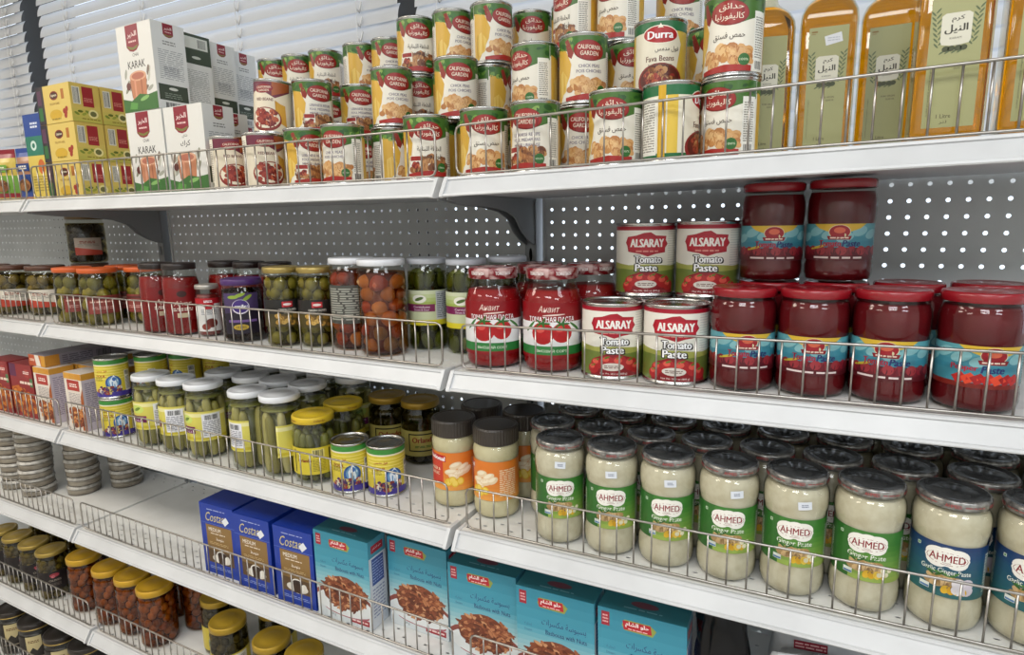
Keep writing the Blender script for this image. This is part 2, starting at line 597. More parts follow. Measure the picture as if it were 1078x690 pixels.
H_L, S_L = .0292, .0172
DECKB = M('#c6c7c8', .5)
def shelf(x0, x1, s, label):
    """steel shelf: perforated deck, slanted price rail along its front, end caps, hook-on brackets"""
    t = thing('gondola_shelf', 'shelf', label, 'white steel shelves')
    z = Z[s]
    d = MB()
    a, b = x0 + .006, x1 - .006
    yb = BACK - .008
    n = max(1, round((b - a) / .0254))
    # bands of slots near the front and near the back, plain sheet between
    for (y0, y1, k) in ((.008, .072, 4), (yb - .05, yb - .01, 2)):
        grid_holes(d, a, b, n, y0, y1, k, (.0042, .0023), lambda p, q, e: (p, q, z - e), PAINT, skip=lambda i, j: (i + j) % 2)
    for (y0, y1) in ((0, .008), (.072, yb - .05), (yb - .01, yb)):
        m = 12
        for k in range(m):
            u0, u1 = a + (b - a) * k / m, a + (b - a) * (k + 1) / m
            d.add([(u0, y0, z), (u1, y0, z), (u1, y1, z), (u0, y1, z)], [(0, 1, 2, 3)], PAINT)
    # underside with turned-down back flange
    zu = z - .0235
    m = 12
    for k in range(m):
        u0, u1 = a + (b - a) * k / m, a + (b - a) * (k + 1) / m
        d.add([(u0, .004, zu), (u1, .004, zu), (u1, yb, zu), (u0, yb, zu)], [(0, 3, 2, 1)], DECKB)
        d.add([(u0, yb, zu), (u1, yb, zu), (u1, yb, z), (u0, yb, z)], [(0, 3, 2, 1)], PAINT)
    for X, sg in ((a, 1), (b, -1)):
        d.add([(X, .0, z), (X, yb, z), (X, yb, zu), (X, .0, zu)], [(0, 1, 2, 3) if sg < 0 else (3, 2, 1, 0)], PAINT)
    d.build('deck', t, bend=True)
    # price rail: top ridge, slanted face, bottom ridge, returned underneath
    prof = [(.004, 0), (-.0005, .0006), (-.0025, -.0005), (-.0034, -.0034), (-.0010, -.0044), (-.0138, -.0246),
            (-.0172, -.0252), (-.0182, -.0280), (-.0172, -.0296), (-.0140, -.0296), (-.010, -.0270), (.004, -.0240)]
    r = MB()
    m = 16
    for k in range(m):
        u0, u1 = a + (b - a) * k / m, a + (b - a) * (k + 1) / m
        for (y0, z0), (y1, z1) in zip(prof, prof[1:]):
            r.add([(u0, y0, z + z0), (u1, y0, z + z0), (u1, y1, z + z1), (u0, y1, z + z1)], [(0, 3, 2, 1)], RAILP)
    r.build('price_rail', t, bend=True)
    for X0, X1 in ((a - .0005, a + .006), (b - .006, b + .0005)):
        c = MB()
        pr = [(.03, .0006), (-.0015, .0012), (-.0045, -.0025), (-.0190, -.0262), (-.0196, -.0292), (-.0160, -.0312), (.03, -.0270)]
        vs = [(X0, y, z + q) for y, q in pr] + [(X1, y, z + q) for y, q in pr]
        k = len(pr)
        c.add(vs, [tuple(range(k)), tuple(range(2 * k - 1, k - 1, -1))] + [(i, i + k, (i + 1) % k + k, (i + 1) % k) for i in range(k)], M('#d4d5d6', .4))
        c.build('end_cap', t, bend=True)
    for X, sg in ((a, 1), (b, -1)):
        br = MB()
        low = [(.0, -.034), (.06, -.040), (.14, -.043), (.20, -.050), (.235, -.062), (.262, -.088), (.29, -.105), (.326, -.118)]
        top = [(y, -.0240) for y, q in low]
        k = len(low)
        X0, X1 = (X + .0015, X + .0045) if sg > 0 else (X - .0045, X - .0015)
        vs = []
        for XX in (X0, X1):
            vs += [(XX, y, z + q) for y, q in low] + [(XX, y, z + q) for y, q in top]
        fs = []
        for i in range(k - 1):
            fs += [(i, i + 1, k + i + 1, k + i), (2 * k + i, 3 * k + i, 3 * k + i + 1, 2 * k + i + 1), (i, 2 * k + i, 2 * k + i + 1, i + 1)]
        fs += [(0, k, 3 * k, 2 * k), (k - 1, 3 * k - 1, 4 * k - 1, 2 * k - 1)]
        br.add(vs, fs, UPR)
        br.build('bracket', t, bend=True)
    return t

LEV = {1: 'top', 2: 'second', 3: 'third', 4: 'fourth', 5: 'fifth', 6: 'lowest'}
HOLD_R = {1: 'cans and oil bottles', 2: 'tomato paste', 3: 'ginger paste jars', 4: 'teal pastry boxes', 5: 'nothing', 6: 'nothing in view'}
HOLD_M = {1: 'tea boxes and can pyramid', 2: 'olive and pickle jars', 3: 'cucumber jars', 4: 'blue coffee boxes', 5: 'yellow-lid onion jars', 6: 'dark goods'}
HOLD_F = {1: 'spice packets', 2: 'pale pickle jars', 3: 'red and orange cartons', 4: 'stacked clear tubs', 5: 'black label olive jars', 6: 'black lid jars'}

def fence(x0, x1, s, hold):
    """chromed wire guard: bent border wire with upright wires between"""
    z0, z1, y = .004, .0765, .008
    t = thing('wire_fence', 'shelf fence', 'wire fence along the %s shelf in front of the %s' % (LEV[s], hold), 'chrome wire shelf fences')
    zz = Z[s]
    f = MB()
    c = .010
    a, b = x0, x1
    n = 14
    top = [(a + c + (b - a - 2 * c) * k / n, y, zz + z1) for k in range(n + 1)]
    bot = [(b - c - (b - a - 2 * c) * k / n, y, zz + z0) for k in range(n + 1)]
    loop = [(a, y, zz + z0 + c), (a, y, zz + (z0 + z1) / 2), (a, y, zz + z1 - c), (a + c * .3, y, zz + z1 - c * .3)] + top + \
           [(b - c * .3, y, zz + z1 - c * .3), (b, y, zz + z1 - c), (b, y, zz + z0 + c), (b - c * .3, y, zz + z0 + c * .3)] + bot + \
           [(a + c * .3, y, zz + z0 + c * .3), (a, y, zz + z0 + c)]
    f.tube(loop, .0019, STEEL, 6, False)
    f.build('border_wire', t, bend=True)
    k = max(1, round((b - a) / .0262))
    proto = None
    for i in range(1, k):
        x = a + (b - a) * i / k
        if proto is None:
            w = MB().tube([(0, 0, z0), (0, 0, z1)], .00135, STEEL, 6)
            proto = o = w.build('upright_wire', t)
        else:
            o = proto.copy(); COL.objects.link(o); o.parent = t
        o.location = (x, y, zz + dz(x))
    return t

for s in (1, 2, 3, 4):
    shelf(0, BAY, s, 'white steel shelf of the right bay carrying the %s' % HOLD_R[s])
    fence(.022, BAY - .02, s, HOLD_R[s])
for s in (1, 2, 3, 4, 5):
    shelf(-BAY, 0, s, 'white steel shelf of the middle bay carrying the %s' % HOLD_M[s])
    fence(-BAY + .018, -.016, s, HOLD_M[s])
for s in (1, 2, 3, 4, 5, 6):
    shelf(-2 * BAY, -BAY, s, 'white steel shelf carrying the %s' % HOLD_F[s])
    fence(-2 * BAY + .018, -BAY - .016, s, HOLD_F[s])
# ------------------------------------------------------------------ makers of the goods
BEANS = ['#d9a66a', '#c98e52', '#e6bd84', '#b97b45', '#dcae78']
BROWNB = ['#7c4a2c', '#9a6238', '#b87f4c', '#5f3420', '#c4935e']
REDB = ['#8f2a22', '#a8402f', '#6f1c1c', '#c0603f', '#7d2420']

def tin_can(t, R, H, ribs=None, tin=None, seam=.0012):
    """tin with rolled rims, its flat lid and base as parts"""
    b = MB()
    p = [(R - .003, .0016), (R - .0015, .0003), (R + seam, .0004), (R + seam + .0003, .0022), (R + .0002, .0042), (R, .0046)]
    if ribs:
        z0, z1, n = ribs
        for i in range(n * 4 + 1):
            p.append((R - .0005 + .0005 * math.cos(2 * PI * i / 4), z0 + (z1 - z0) * i / (n * 4)))
    p += [(R, H - .0046), (R + .0002, H - .0042), (R + seam + .0003, H - .0022), (R + seam, H - .0003), (R - .0012, H - .0003), (R - .0016, H - .003)]
    b.lathe(p, tin or TIN, 44)
    b.build('tin_body', t)
    l = MB()
    l.lathe([(R - .0014, H - .0032), (R - .004, H - .0034), (R - .006, H - .0026), (R - .009, H - .0026), (R - .011, H - .0033), (R * .55, H - .0033), (R * .5, H - .0028), (0.0001, H - .0028)], tin or TIN, 36)
    l.build('lid', t)
    MB().lathe([(.0001, .0022), (R * .6, .0022), (R - .006, .0018), (R - .0028, .0018)], tin or TIN, 36).build('base', t)
    return t

CANR, CANH = .0372, .1035
def garden_can(latin, arab, food, inset=False, name='chickpea_can'):
    """can with green leaf band, yellow swoosh, red oval; Latin front, Arabic front opposite, print panel between"""
    def make():
        t = thing(name, 'can')
        tin_can(t, CANR, CANH)
        c = Canvas()
        h0, h1 = .0055, CANH - .0055
        P = PI * CANR
        c.rect(-P, h0, P, h1, '#efe9da', 0)
        for s, ar in ((0, False), (1, True)):
            o = P * s * 1.0
            # green band of leaves along the top, dipping to one side
            c.poly([(o - .058, h1), (o - .058, h1 - .016), (o - .03, h1 - .020), (o + .02, h1 - .034), (o + .058, h1 - .022), (o + .058, h1)], '#466f2a', .5)
            for i in range(16):
                u = o + rnd.uniform(-.054, .054)
                c.ell(u, h1 - rnd.uniform(.004, .017), rnd.uniform(.004, .008), rnd.uniform(.002, .0045), rnd.choice(['#2f5f25', '#6a9438', '#3b7029', '#86a650', '#264f1e']), .7 + i * .01, rnd.uniform(-.8, .8), 10)
            # yellow swoosh on the left of each front
            c.poly([(o - .056, h0), (o - .056, h1 - .014), (o - .034, h1 - .019), (o - .024, h1 - .040), (o - .027, h0 + .035), (o - .038, h0 + .014), (o - .046, h0)], '#dcae42', .95)
            c.poly([(o - .050, h0 + .004), (o - .050, h0 + .040), (o - .041, h0 + .046), (o - .031, h0 + .034), (o - .034, h0 + .014)], '#e8c564', 1.05)
            # chilli / brown slash
            c.poly([(o - .036, h1 - .005), (o - .030, h1 - .003), (o - .020, h1 - .024), (o - .024, h1 - .032), (o - .030, h1 - .028)], '#8d2b1f', 1.1)
            c.ell(o + .004, h1 - .0215, .0245, .0150, '#7e1a17', 1.3, -.10, 26)
            c.ell(o + .004, h1 - .0212, .0232, .0138, '#9c2620', 1.4, -.10, 26)
            if ar:
                c.text(arabic('حدائق'), o + .006, h1 - .0150, .0095, '#f3e4cf', 2, .02, .030, -.05)
                c.text(arabic('كاليفورنيا'), o + .004, h1 - .0262, .0095, '#f3e4cf', 2, .02, .036, -.05)
                for i, a in enumerate(arab):
                    c.text(arabic(a), o + .004, .0485 - .012 * i, .0095, '#4a3a2a', 2, .01, min(.040, .0058 * len(a)))
            else:
                c.text('CALIFORNIA', o + .004, h1 - .0168, .0062, '#f3e4cf', 2, .02, .036, -.05)
                c.text('GARDEN', o + .004, h1 - .0256, .0062, '#f3e4cf', 2, .02, .028, -.05)
                for i, a in enumerate(latin):
                    c.text(a, o + .004, .0545 - .0075 * i, .0046, '#6a5b78', 2, .01, min(.042, .0033 * len(a)))
            c.pile(o - .034, h0 + .002, o + .040, h0 + .037, 46, .0066, food, 1.5, .75, .012)
            if inset:
                c.rect(o - .030, h0 + .016, o - .008, h0 + .033, '#efe9da', 2.4)
                c.rect(o - .029, h0 + .025, o - .009, h0 + .032, '#9c2620', 2.5)
                c.pile(o - .029, h0 + .012, o - .009, h0 + .024, 10, .004, REDB, 2.6)
            c.poly([(o - .034, h0), (o - .034, h0 + .005), (o, h0 + .009), (o + .034, h0 + .007), (o + .034, h0)], '#a8261f', 3)
            c.ell(o + .024, h0 + .014, .0075, .0075, '#2d6a2b', 3.2, 0, 18)
            c.text('NON GMO' if not ar else '100%', o + .024, h0 + .014, .0028, '#dfe9c8', 3.4, 0, .011)
            # print panel on the right of each front
            c.rect(o + .037, h0 + .002, o + .056, h1 - .020, '#f3efe4', 1.2)
            c.lines(o + .039, h0 + .016, o + .054, h1 - .026, 17, '#8a8478', 1.4, .45)
            c.bars(o + .040, h0 + .003, o + .053, h0 + .013, 12, '#3a3835', 1.5)
        c.build('label', t, CANR, rough=.33, clip=(-9, h0, 9, h1))
        return t
    return make
mk_chick = garden_can(['CHICK PEAS', 'POIS CHICHES'], ['حمص فستق'], BEANS)
mk_leb = garden_can(['LEBANESE RECIPE', 'FOUL MEDAMMAS', 'MEZZE LIBANAISE'], ['الخلطة اللبنانية', 'فول مدمس'], BROWNB, True, 'fava_bean_can')

def mk_redcan():
    t = thing('red_bean_can', 'can')
    R = CANR
    tin_can(t, R, CANH)
    c = Canvas()
    h0, h1 = .0055, CANH - .0055
    P = PI * R
    c.rect(-P, h0, P, h1, '#e8dcc4', 0)
    for o in (0, P):
        c.poly([(o - .05, h1), (o - .05, h1 - .022), (o - .02, h1 - .014), (o + .01, h1 - .030), (o + .04, h1 - .016), (o + .04, h1)], '#6f2b3f', .5)
        c.poly([(o + .004, h1), (o + .004, h1 - .026), (o + .040, h1 - .014), (o + .040, h1)], '#a5572c', .6)
        c.ell(o - .012, h1 - .013, .019, .0085, '#8d1f2a', .8, .1)
        c.text('CALIFORNIA', o - .012, h1 - .0105, .0042, '#f0dfc8', 1.2, .02, .030, .05)
        c.text('GARDEN', o - .012, h1 - .0165, .0042, '#f0dfc8', 1.2, .02, .022, .05)
        c.text('RED BEANS', o - .010, h1 - .033, .0055, '#6a2530', 1.2, .02, .034)
        c.poly([(o + .012, h0 + .02), (o + .010, h1 - .034), (o + .020, h1 - .040), (o + .030, h0 + .05), (o + .034, h0 + .01)], '#d9a43c', .9)
        c.ell(o - .008, h0 + .022, .031, .023, '#8c2c22', 1, 0, 24)
        c.ell(o - .008, h0 + .024, .028, .019, '#efe3cc', 1.1, 0, 24)
        c.pile(o - .034, h0 + .006, o + .018, h0 + .043, 32, .0062, REDB, 1.2)
        c.rect(o + .041, h0, o + .066, h1, '#f0e8d6', 1)
        c.lines(o + .044, h0 + .012, o + .063, h1 - .008, 20, '#93897a', 1.3, .4)
        c.bars(o + .046, h0 + .002, o + .060, h0 + .010, 12, '#3a3835', 1.5)
    c.build('label', t, R, rough=.35, clip=(-9, h0, 9, h1))
    return t

def mk_durra():
    t = thing('fava_bean_can', 'can')
    R = CANR
    tin_can(t, R, CANH)
    c = Canvas()
    h0, h1 = .0055, CANH - .0055
    P = PI * R
    c.rect(-P, h0, P, h1, '#eee6d0', 0)
    c.rect(-P, h1 - .013, P, h1, '#1f6b3c', .4)
    c.rect(-P, h0, P, h0 + .006, '#1f6b3c', .4)
    c.poly([(.020, h0 + .006), (.032, h1 - .03), (.024, h1 - .013), (.048, h1 - .013), (.048, h0 + .006)], '#e6c247', .6)
    c.rect(-.117, h0 + .004, -.072, h1 - .015, '#f4f1e6', .6)
    c.lines(-.114, h0 + .008, -.075, h1 - .018, 20, '#8f8a80', .8, .4)
    c.rect(-.070, h0, -.060, h1, '#d8a928', .7)
    c.rect(-.058, h0 + .006, -.044, h1 - .013, '#e6c247', .6)
    c.ell(0, h1 - .018, .026, .0125, '#f2ead8', .9, -.05, 26)
    c.ell(0, h1 - .018, .0245, .0112, '#b01f22', 1, -.05, 26)
    c.poly([(-.004, h1 - .009), (0, h1 - .003), (.004, h1 - .009)], '#f2ead8', 1.2)
    c.text('Durra', 0, h1 - .0180, .0105, '#ffffff', 1.4, .03, .036)
    c.text(arabic('فول مدمس'), .010, h1 - .038, .008, '#3a2c24', 1.4, .012, .034)
    c.text('Fava Beans', 0, h1 - .0500, .0075, '#6a3a2c', 1.4, .02, .040)
    c.text('Saudi Recipe', 0, h1 - .0590, .0042, '#6a5a4c', 1.4, 0, .034)
    c.ell(0, h0 + .013, .034, .0235, '#8c2a26', 1, 0, 28)
    c.ell(0, h0 + .015, .030, .0195, '#5c2018', 1.1, 0, 28)
    c.pile(-.026, h0 + .004, .026, h0 + .034, 30, .006, BROWNB + REDB, 1.2, .75, .012)
    c.text('400g', 0, h0 + .006, .0042, '#f2ead8', 2.2, .01)
    c.build('label', t, R, rough=.33, clip=(-9, h0, 9, h1))
    return t

def mk_alsaray():
    t = thing('tomato_paste_can', 'can')
    R, H = .0462, .114
    tin_can(t, R, H, None, None, .0016)
    c = Canvas()
    h0, h1 = .0056, H - .0056
    P = PI * R
    c.rect(-P, h0, P, h1, '#ece8dc', 0)
    c.rect(-P, h1 - .006, P, h1, '#a3182c', .4)
    # printed ribs of the tin at the right of the front
    for i in range(17):
        z = h0 + .036 + i * .0036
        c.rect(.034, z, .098, z + .0012, '#cfcdc6', .5)
    c.poly([(-P, h0 + .030), (-P, h0 + .042), (-.06, h0 + .046), (-.03, h0 + .043), (.0, h0 + .045), (.04, h0 + .042), (.08, h0 + .045), (P, h0 + .042), (P, h0 + .030)], '#a3a552', .7)
    c.poly([(-P, h0), (-P, h0 + .034), (-.04, h0 + .037), (.02, h0 + .034), (.07, h0 + .037), (P, h0 + .034), (P, h0)], '#6c7c38', .8)
    for o in (0, P):
        v = h1 - .027
        c.poly([(o - .031, v - .012), (o - .033, v - .003), (o - .036, v + .002), (o - .032, v + .011), (o - .018, v + .013), (o - .006, v + .017), (o + .004, v + .018), (o + .012, v + .013),
                (o + .030, v + .012), (o + .029, v + .006), (o + .033, v), (o + .028, v - .006), (o + .028, v - .013), (o + .012, v - .015), (o, v - .019), (o - .012, v - .015)], '#a8182a', 1)
        c.poly([(o - .029, v - .010), (o - .031, v - .002), (o - .029, v + .010), (o + .028, v + .010), (o + .029, v - .001), (o + .026, v - .011)], '#b81f30', 1.1)
        c.text('ALSARAY', o - .001, v + .0015, .0125, '#f6f0ea', 1.6, .035, .052)
        c.lines(o - .018, v - .0125, o + .016, v - .0095, 1, '#d98a80', 1.4, .8)
        for dx, dy in ((-.0008, 0), (.0008, 0), (0, .0008), (0, -.0008), (.0012, -.0012)):
            c.text('Tomato', o + .001 + dx, h0 + .0525 + dy, .0115, '#241a1a', 1.5, .07, .042)
            c.text('Paste', o - .002 + dx, h0 + .0395 + dy, .0115, '#241a1a', 1.5, .07, .034)
        c.text('Tomato', o + .001, h0 + .0525, .0110, '#ffffff', 2.2, .03, .0405)
        c.text('Paste', o - .002, h0 + .0395, .0110, '#ffffff', 2.2, .03, .0325)
        c.poly([(o - .036, h0), (o - .040, h0 + .012), (o - .030, h0 + .026), (o - .012, h0 + .033), (o + .010, h0 + .033), (o + .030, h0 + .026), (o + .044, h0 + .014), (o + .046, h0)], '#86161f', 1.2)
        for (u, q, r) in ((-.026, .018, .010), (.026, .018, .012), (.008, .021, .012), (-.010, .022, .010), (.036, .012, .010), (-.032, .010, .009)):
            c.ell(o + u, h0 + q, r, r * .85, '#ad2428', 1.4 + u)
            c.ell(o + u - .002, h0 + q + .003, r * .5, r * .35, '#dd5a4c', 1.6 + u)
            c.ell(o + u, h0 + q + r * .6, r * .45, .0015, '#5f7a2a', 1.7 + u, .4, 8)
        c.ell(o - .002, h0 + .014, .017, .006, '#ded6cc', 2.2)
        c.lines(o - .014, h0 + .0115, o + .010, h0 + .0165, 2, '#7a5a54', 2.4, .5)
        c.text('Net Wt. 28.2 oz (800 g)', o, h0 + .0035, .0034, '#f6e6e0', 2.4, .01, .040)
    c.build('label', t, R, rough=.3, clip=(-9, h0, 9, h1))
    return t

def mk_foul():
    t = thing('fava_bean_can', 'can')
    R, H = .0365, .1005
    tin_can(t, R, H)
    c = Canvas()
    h0, h1 = .005, H - .005
    P = PI * R
    c.rect(-P, h0, P, h1, '#d9c53f', 0)
    c.rect(-P, h1 - .010, P, h1, '#3f8a3a', .4)
    c.rect(-P, h1 - .013, P, h1 - .010, '#e8e2c8', .5)
    c.grad(-P, h0, P, h0 + .012, '#3a2f86', '#4a3a9a', 5, False, .4)
    for o in (0, P):
        for i in range(5):
            c.rect(o - .045, h1 - .020 - i * .0065, o + .045, h1 - .0185 - i * .0065, '#f2e27a', .5)
        c.ell(o + .010, h0 + .034, .017, .019, '#2c5596', 1)
        c.ell(o + .010, h0 + .036, .012, .014, '#6f9cc4', 1.2)
        c.poly([(o + .002, h0 + .040), (o + .012, h0 + .054), (o + .020, h0 + .040), (o + .016, h0 + .024), (o + .004, h0 + .026)], '#dfeaf4', 1.4)
        c.ell(o + .012, h0 + .044, .004, .005, '#3a6ab0', 1.6)
        c.pile(o - .034, h0 + .004, o + .030, h0 + .028, 34, .005, ['#4a2a5f', '#7c2f2f', '#a8402f', '#c8b46a', '#352a70', '#1f1a3a', '#d8d0c0'], 2)
        c.text(arabic('فول مدمس'), o - .014, h1 - .026, .0065, '#b03a2a', 1.4, .02, .026)
        c.text('FOUL', o - .016, h1 - .038, .0060, '#a03424', 1.4, .03, .024)
        c.lines(o - .034, h0 + .040, o - .012, h0 + .050, 4, '#8a7a2a', 1.2)
        c.rect(o + .036, h0 + .010, o + .052, h0 + .062, '#ece8dc', 1)
        c.lines(o + .038, h0 + .014, o + .050, h0 + .046, 10, '#777268', 1.2)
        c.bars(o + .038, h0 + .050, o + .050, h0 + .060, 10, '#2a2a2a', 1.3)
    c.build('label', t, R, rough=.3, clip=(-9, h0, 9, h1))
    return t

# ---- jars
def jar_parts(t, prof, fill, content, lid_r, lid_z, lid_h, lid_mat, wall=.0016, lid_name='lid', lid_rim=None, n=44):
    """glass wall, contents and screw lid"""
    g = MB()
    g.lathe([(.0002, .001)] + [(prof[0][0] * .9, .0004)] + prof, GLASS, n)
    g.build('glass_jar', t)
    if content is not None:
        c = MB()
        p = [(max(r - wall, .001), z + (.0016 if z < .004 else 0)) for r, z in prof if z < fill]
        top = p[-1][0]
        c.lathe([(.0002, p[0][1])] + p + [(top * .98, fill), (.0002, fill)], content, n)
        c.build('contents', t)
    l = MB()
    l.lathe([(lid_r - .0015, lid_z), (lid_r, lid_z + .0008), (lid_r, lid_z + lid_h - .0025), (lid_r - .0012, lid_z + lid_h - .0004), (lid_r - .003, lid_z + lid_h)], lid_rim or lid_mat, n)
    l.lathe([(lid_r - .003, lid_z + lid_h),
             (lid_r - .0055, lid_z + lid_h - .0004), (lid_r - .008, lid_z + lid_h - .0014), (lid_r * .55, lid_z + lid_h - .0012), (lid_r * .5, lid_z + lid_h - .0004), (.0002, lid_z + lid_h - .0002)],
            lid_mat, n)
    return l.build(lid_name, t)

GINGER = noisy('ginger_paste', '#cfc2a6', '#e2d8c2', 55, .5, lo=.3, hi=.62, spec=.08)
def ginger_jar(blue=False, sticker=None, labelled=True):
    def make():
        t = thing('garlic_ginger_paste_jar' if blue else 'ginger_paste_jar', 'jar')
        prof = [(.034, .0012), (.0385, .004), (.0414, .012), (.0422, .022), (.0418, .034), (.0398, .043), (.0396, .060), (.0396, .100), (.0400, .116), (.0412, .123),
                (.0420, .130), (.0418, .141), (.0404, .148), (.0376, .1525), (.0362, .156), (.0362, .164)]
        lid = jar_parts(t, prof, .1535, GINGER, .0390, .1585, .0118, noisy('dark_lid', '#2f3031', '#5a5b5b', 45, .14, .3, lo=.35, hi=.75),
                        lid_rim=noisy('wrapped_lid_rim', '#6f6d6a', '#b9b6b1', 120, .2, .3, metal=.6, lo=.35, hi=.65))
        c = Canvas()
        for k in range(5):
            u = -.10 + k * .05
            c.text('AHMED', u, .1640, .0042, '#a33a3a', 1, .02, .016)
            c.lines(u + .012, .1625, u + .034, .1655, 1, '#8f4a48', 1, .5)
        c.build('lid_print', lid, .0390, rough=.4)
        if labelled:
            c = Canvas()
            v0, v1 = .046, .114
            W = .082
            if blue:
                c.grad(-W, v0, W, v1, '#2f6a6a', '#23466e', 7, True, 0)
                c.grad(-W, v0 + .052, W, v1, '#24486f', '#1f3a66', 3, True, .2)
            else:
                c.rect(-W, v0, W, v1, '#3d7a30', 0)
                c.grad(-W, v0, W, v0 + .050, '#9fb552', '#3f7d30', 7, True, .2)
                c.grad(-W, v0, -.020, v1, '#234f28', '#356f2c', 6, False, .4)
            c.rect(-.034, v1 - .011, -.030, v1 - .007, '#dfe8d8', 1)
            c.rect(-.0332, v1 - .0102, -.0308, v1 - .0078, '#3f8a2c', 1.1)
            for (u, q, ru, rv) in ((0, 0, .0235, .0100), (-.010, .004, .013, .0095), (.010, .004, .013, .0095), (0, .0055, .012, .0090), (-.010, -.004, .012, .0085), (.010, -.004, .012, .0085)):
                c.ell(u, v1 - .018 + q, ru, rv, '#f3efe6', 1)
            c.ell(0, v1 - .018, .0215, .0082, '#8a1c20', 1.15)
            c.ell(0, v1 - .018, .0209, .0077, '#f3efe6', 1.25)
            c.text('AHMED', 0, v1 - .0172, .0092, '#8a1620', 1.6, .022, .0365)
            c.text('FOODS', 0, v1 - .0236, .0018, '#8a5a50', 1.6, .01)
            c.text('Garlic Ginger Paste' if blue else 'Ginger Paste', 0, v1 - .0350, .0088 if not blue else .0080, '#f4f6ea', 1.6, .012, .044 if not blue else .052)
            # ginger roots
            for i in range(5):
                c.ell(-.012 + i * .006, v0 + .0235 + .001 * (i % 2), .008, .0045, ['#c9a877', '#b08c58', '#d8bb8c'][i % 3], 1.3 + i * .03, .3 * (i % 3 - 1), 12)
            for i in range(5):
                c.ell(-.014 + i * .007, v0 + .0170, .009, .0048, ['#a98a5c', '#cfae7c', '#8f6f45'][i % 3], 1.5 + i * .03, .5 * (i % 2) - .2, 12)
            for i in range(4):
                c.ell(.001 + i * .006, v0 + .0105, .0042, .0058, ['#e4b62e', '#d9a520', '#efca4a'][i % 3], 1.7 + i * .03, .3 * i - .4, 12)
            if blue:
                for i in range(4):
                    c.ell(.014 + (i % 2) * .009, v0 + .012 + (i // 2) * .008, .0075, .007, ['#e9e2e6', '#d9cfd8'][i % 2], 1.9 + i * .03, .2 * i, 12)
            else:
                for i in range(4):
                    c.ell(.016 + i * .004, v0 + .011 + (i % 2) * .006, .0035, .0035, '#e9e2c0', 1.9 + i * .02, 0, 9)
            c.rect(-.026, v0 + .006, -.015, v0 + .013, '#e8ece4', 1.9)
            c.rect(-.0255, v0 + .0065, -.0155, v0 + .009, '#5a86b8', 2)
            for i in range(6):
                c.ell(-.016 + i * .005, v0 + .029 + .002 * (i % 2), .006, .0016, ['#2f5f2a', '#4f7f3a'][i % 2], 1.8, .6 * (i % 3 - 1), 8)
            c.lines(.046, v0 + .006, .074, v1 - .010, 14, '#dfe6d4', 1)
            c.lines(-.074, v0 + .012, -.048, v1 - .014, 12, '#cfdcc0', 1)
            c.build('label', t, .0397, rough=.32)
        if sticker is not None:
            c = Canvas()
            u, v, a = sticker
            c.rect(-.0085, -.0055, .0085, .0055, '#dfe3ea', 0)
            c.lines(0 - (.010) * .42, 0 - (.0048) / 2, 0 + (.010) * .42, 0 + (.0048) / 2, 2, '#8f95a5', 1, .6)
            for k in range(len(c.it)):
                vs, fs, cc, l = c.it[k]
                c.it[k] = ([(x * math.cos(a) - y * math.sin(a) + u, x * math.sin(a) + y * math.cos(a) + v) for x, y in vs], fs, cc, l)
            c.build('price_sticker', t, .0420, rough=.5)
        return t
    return make

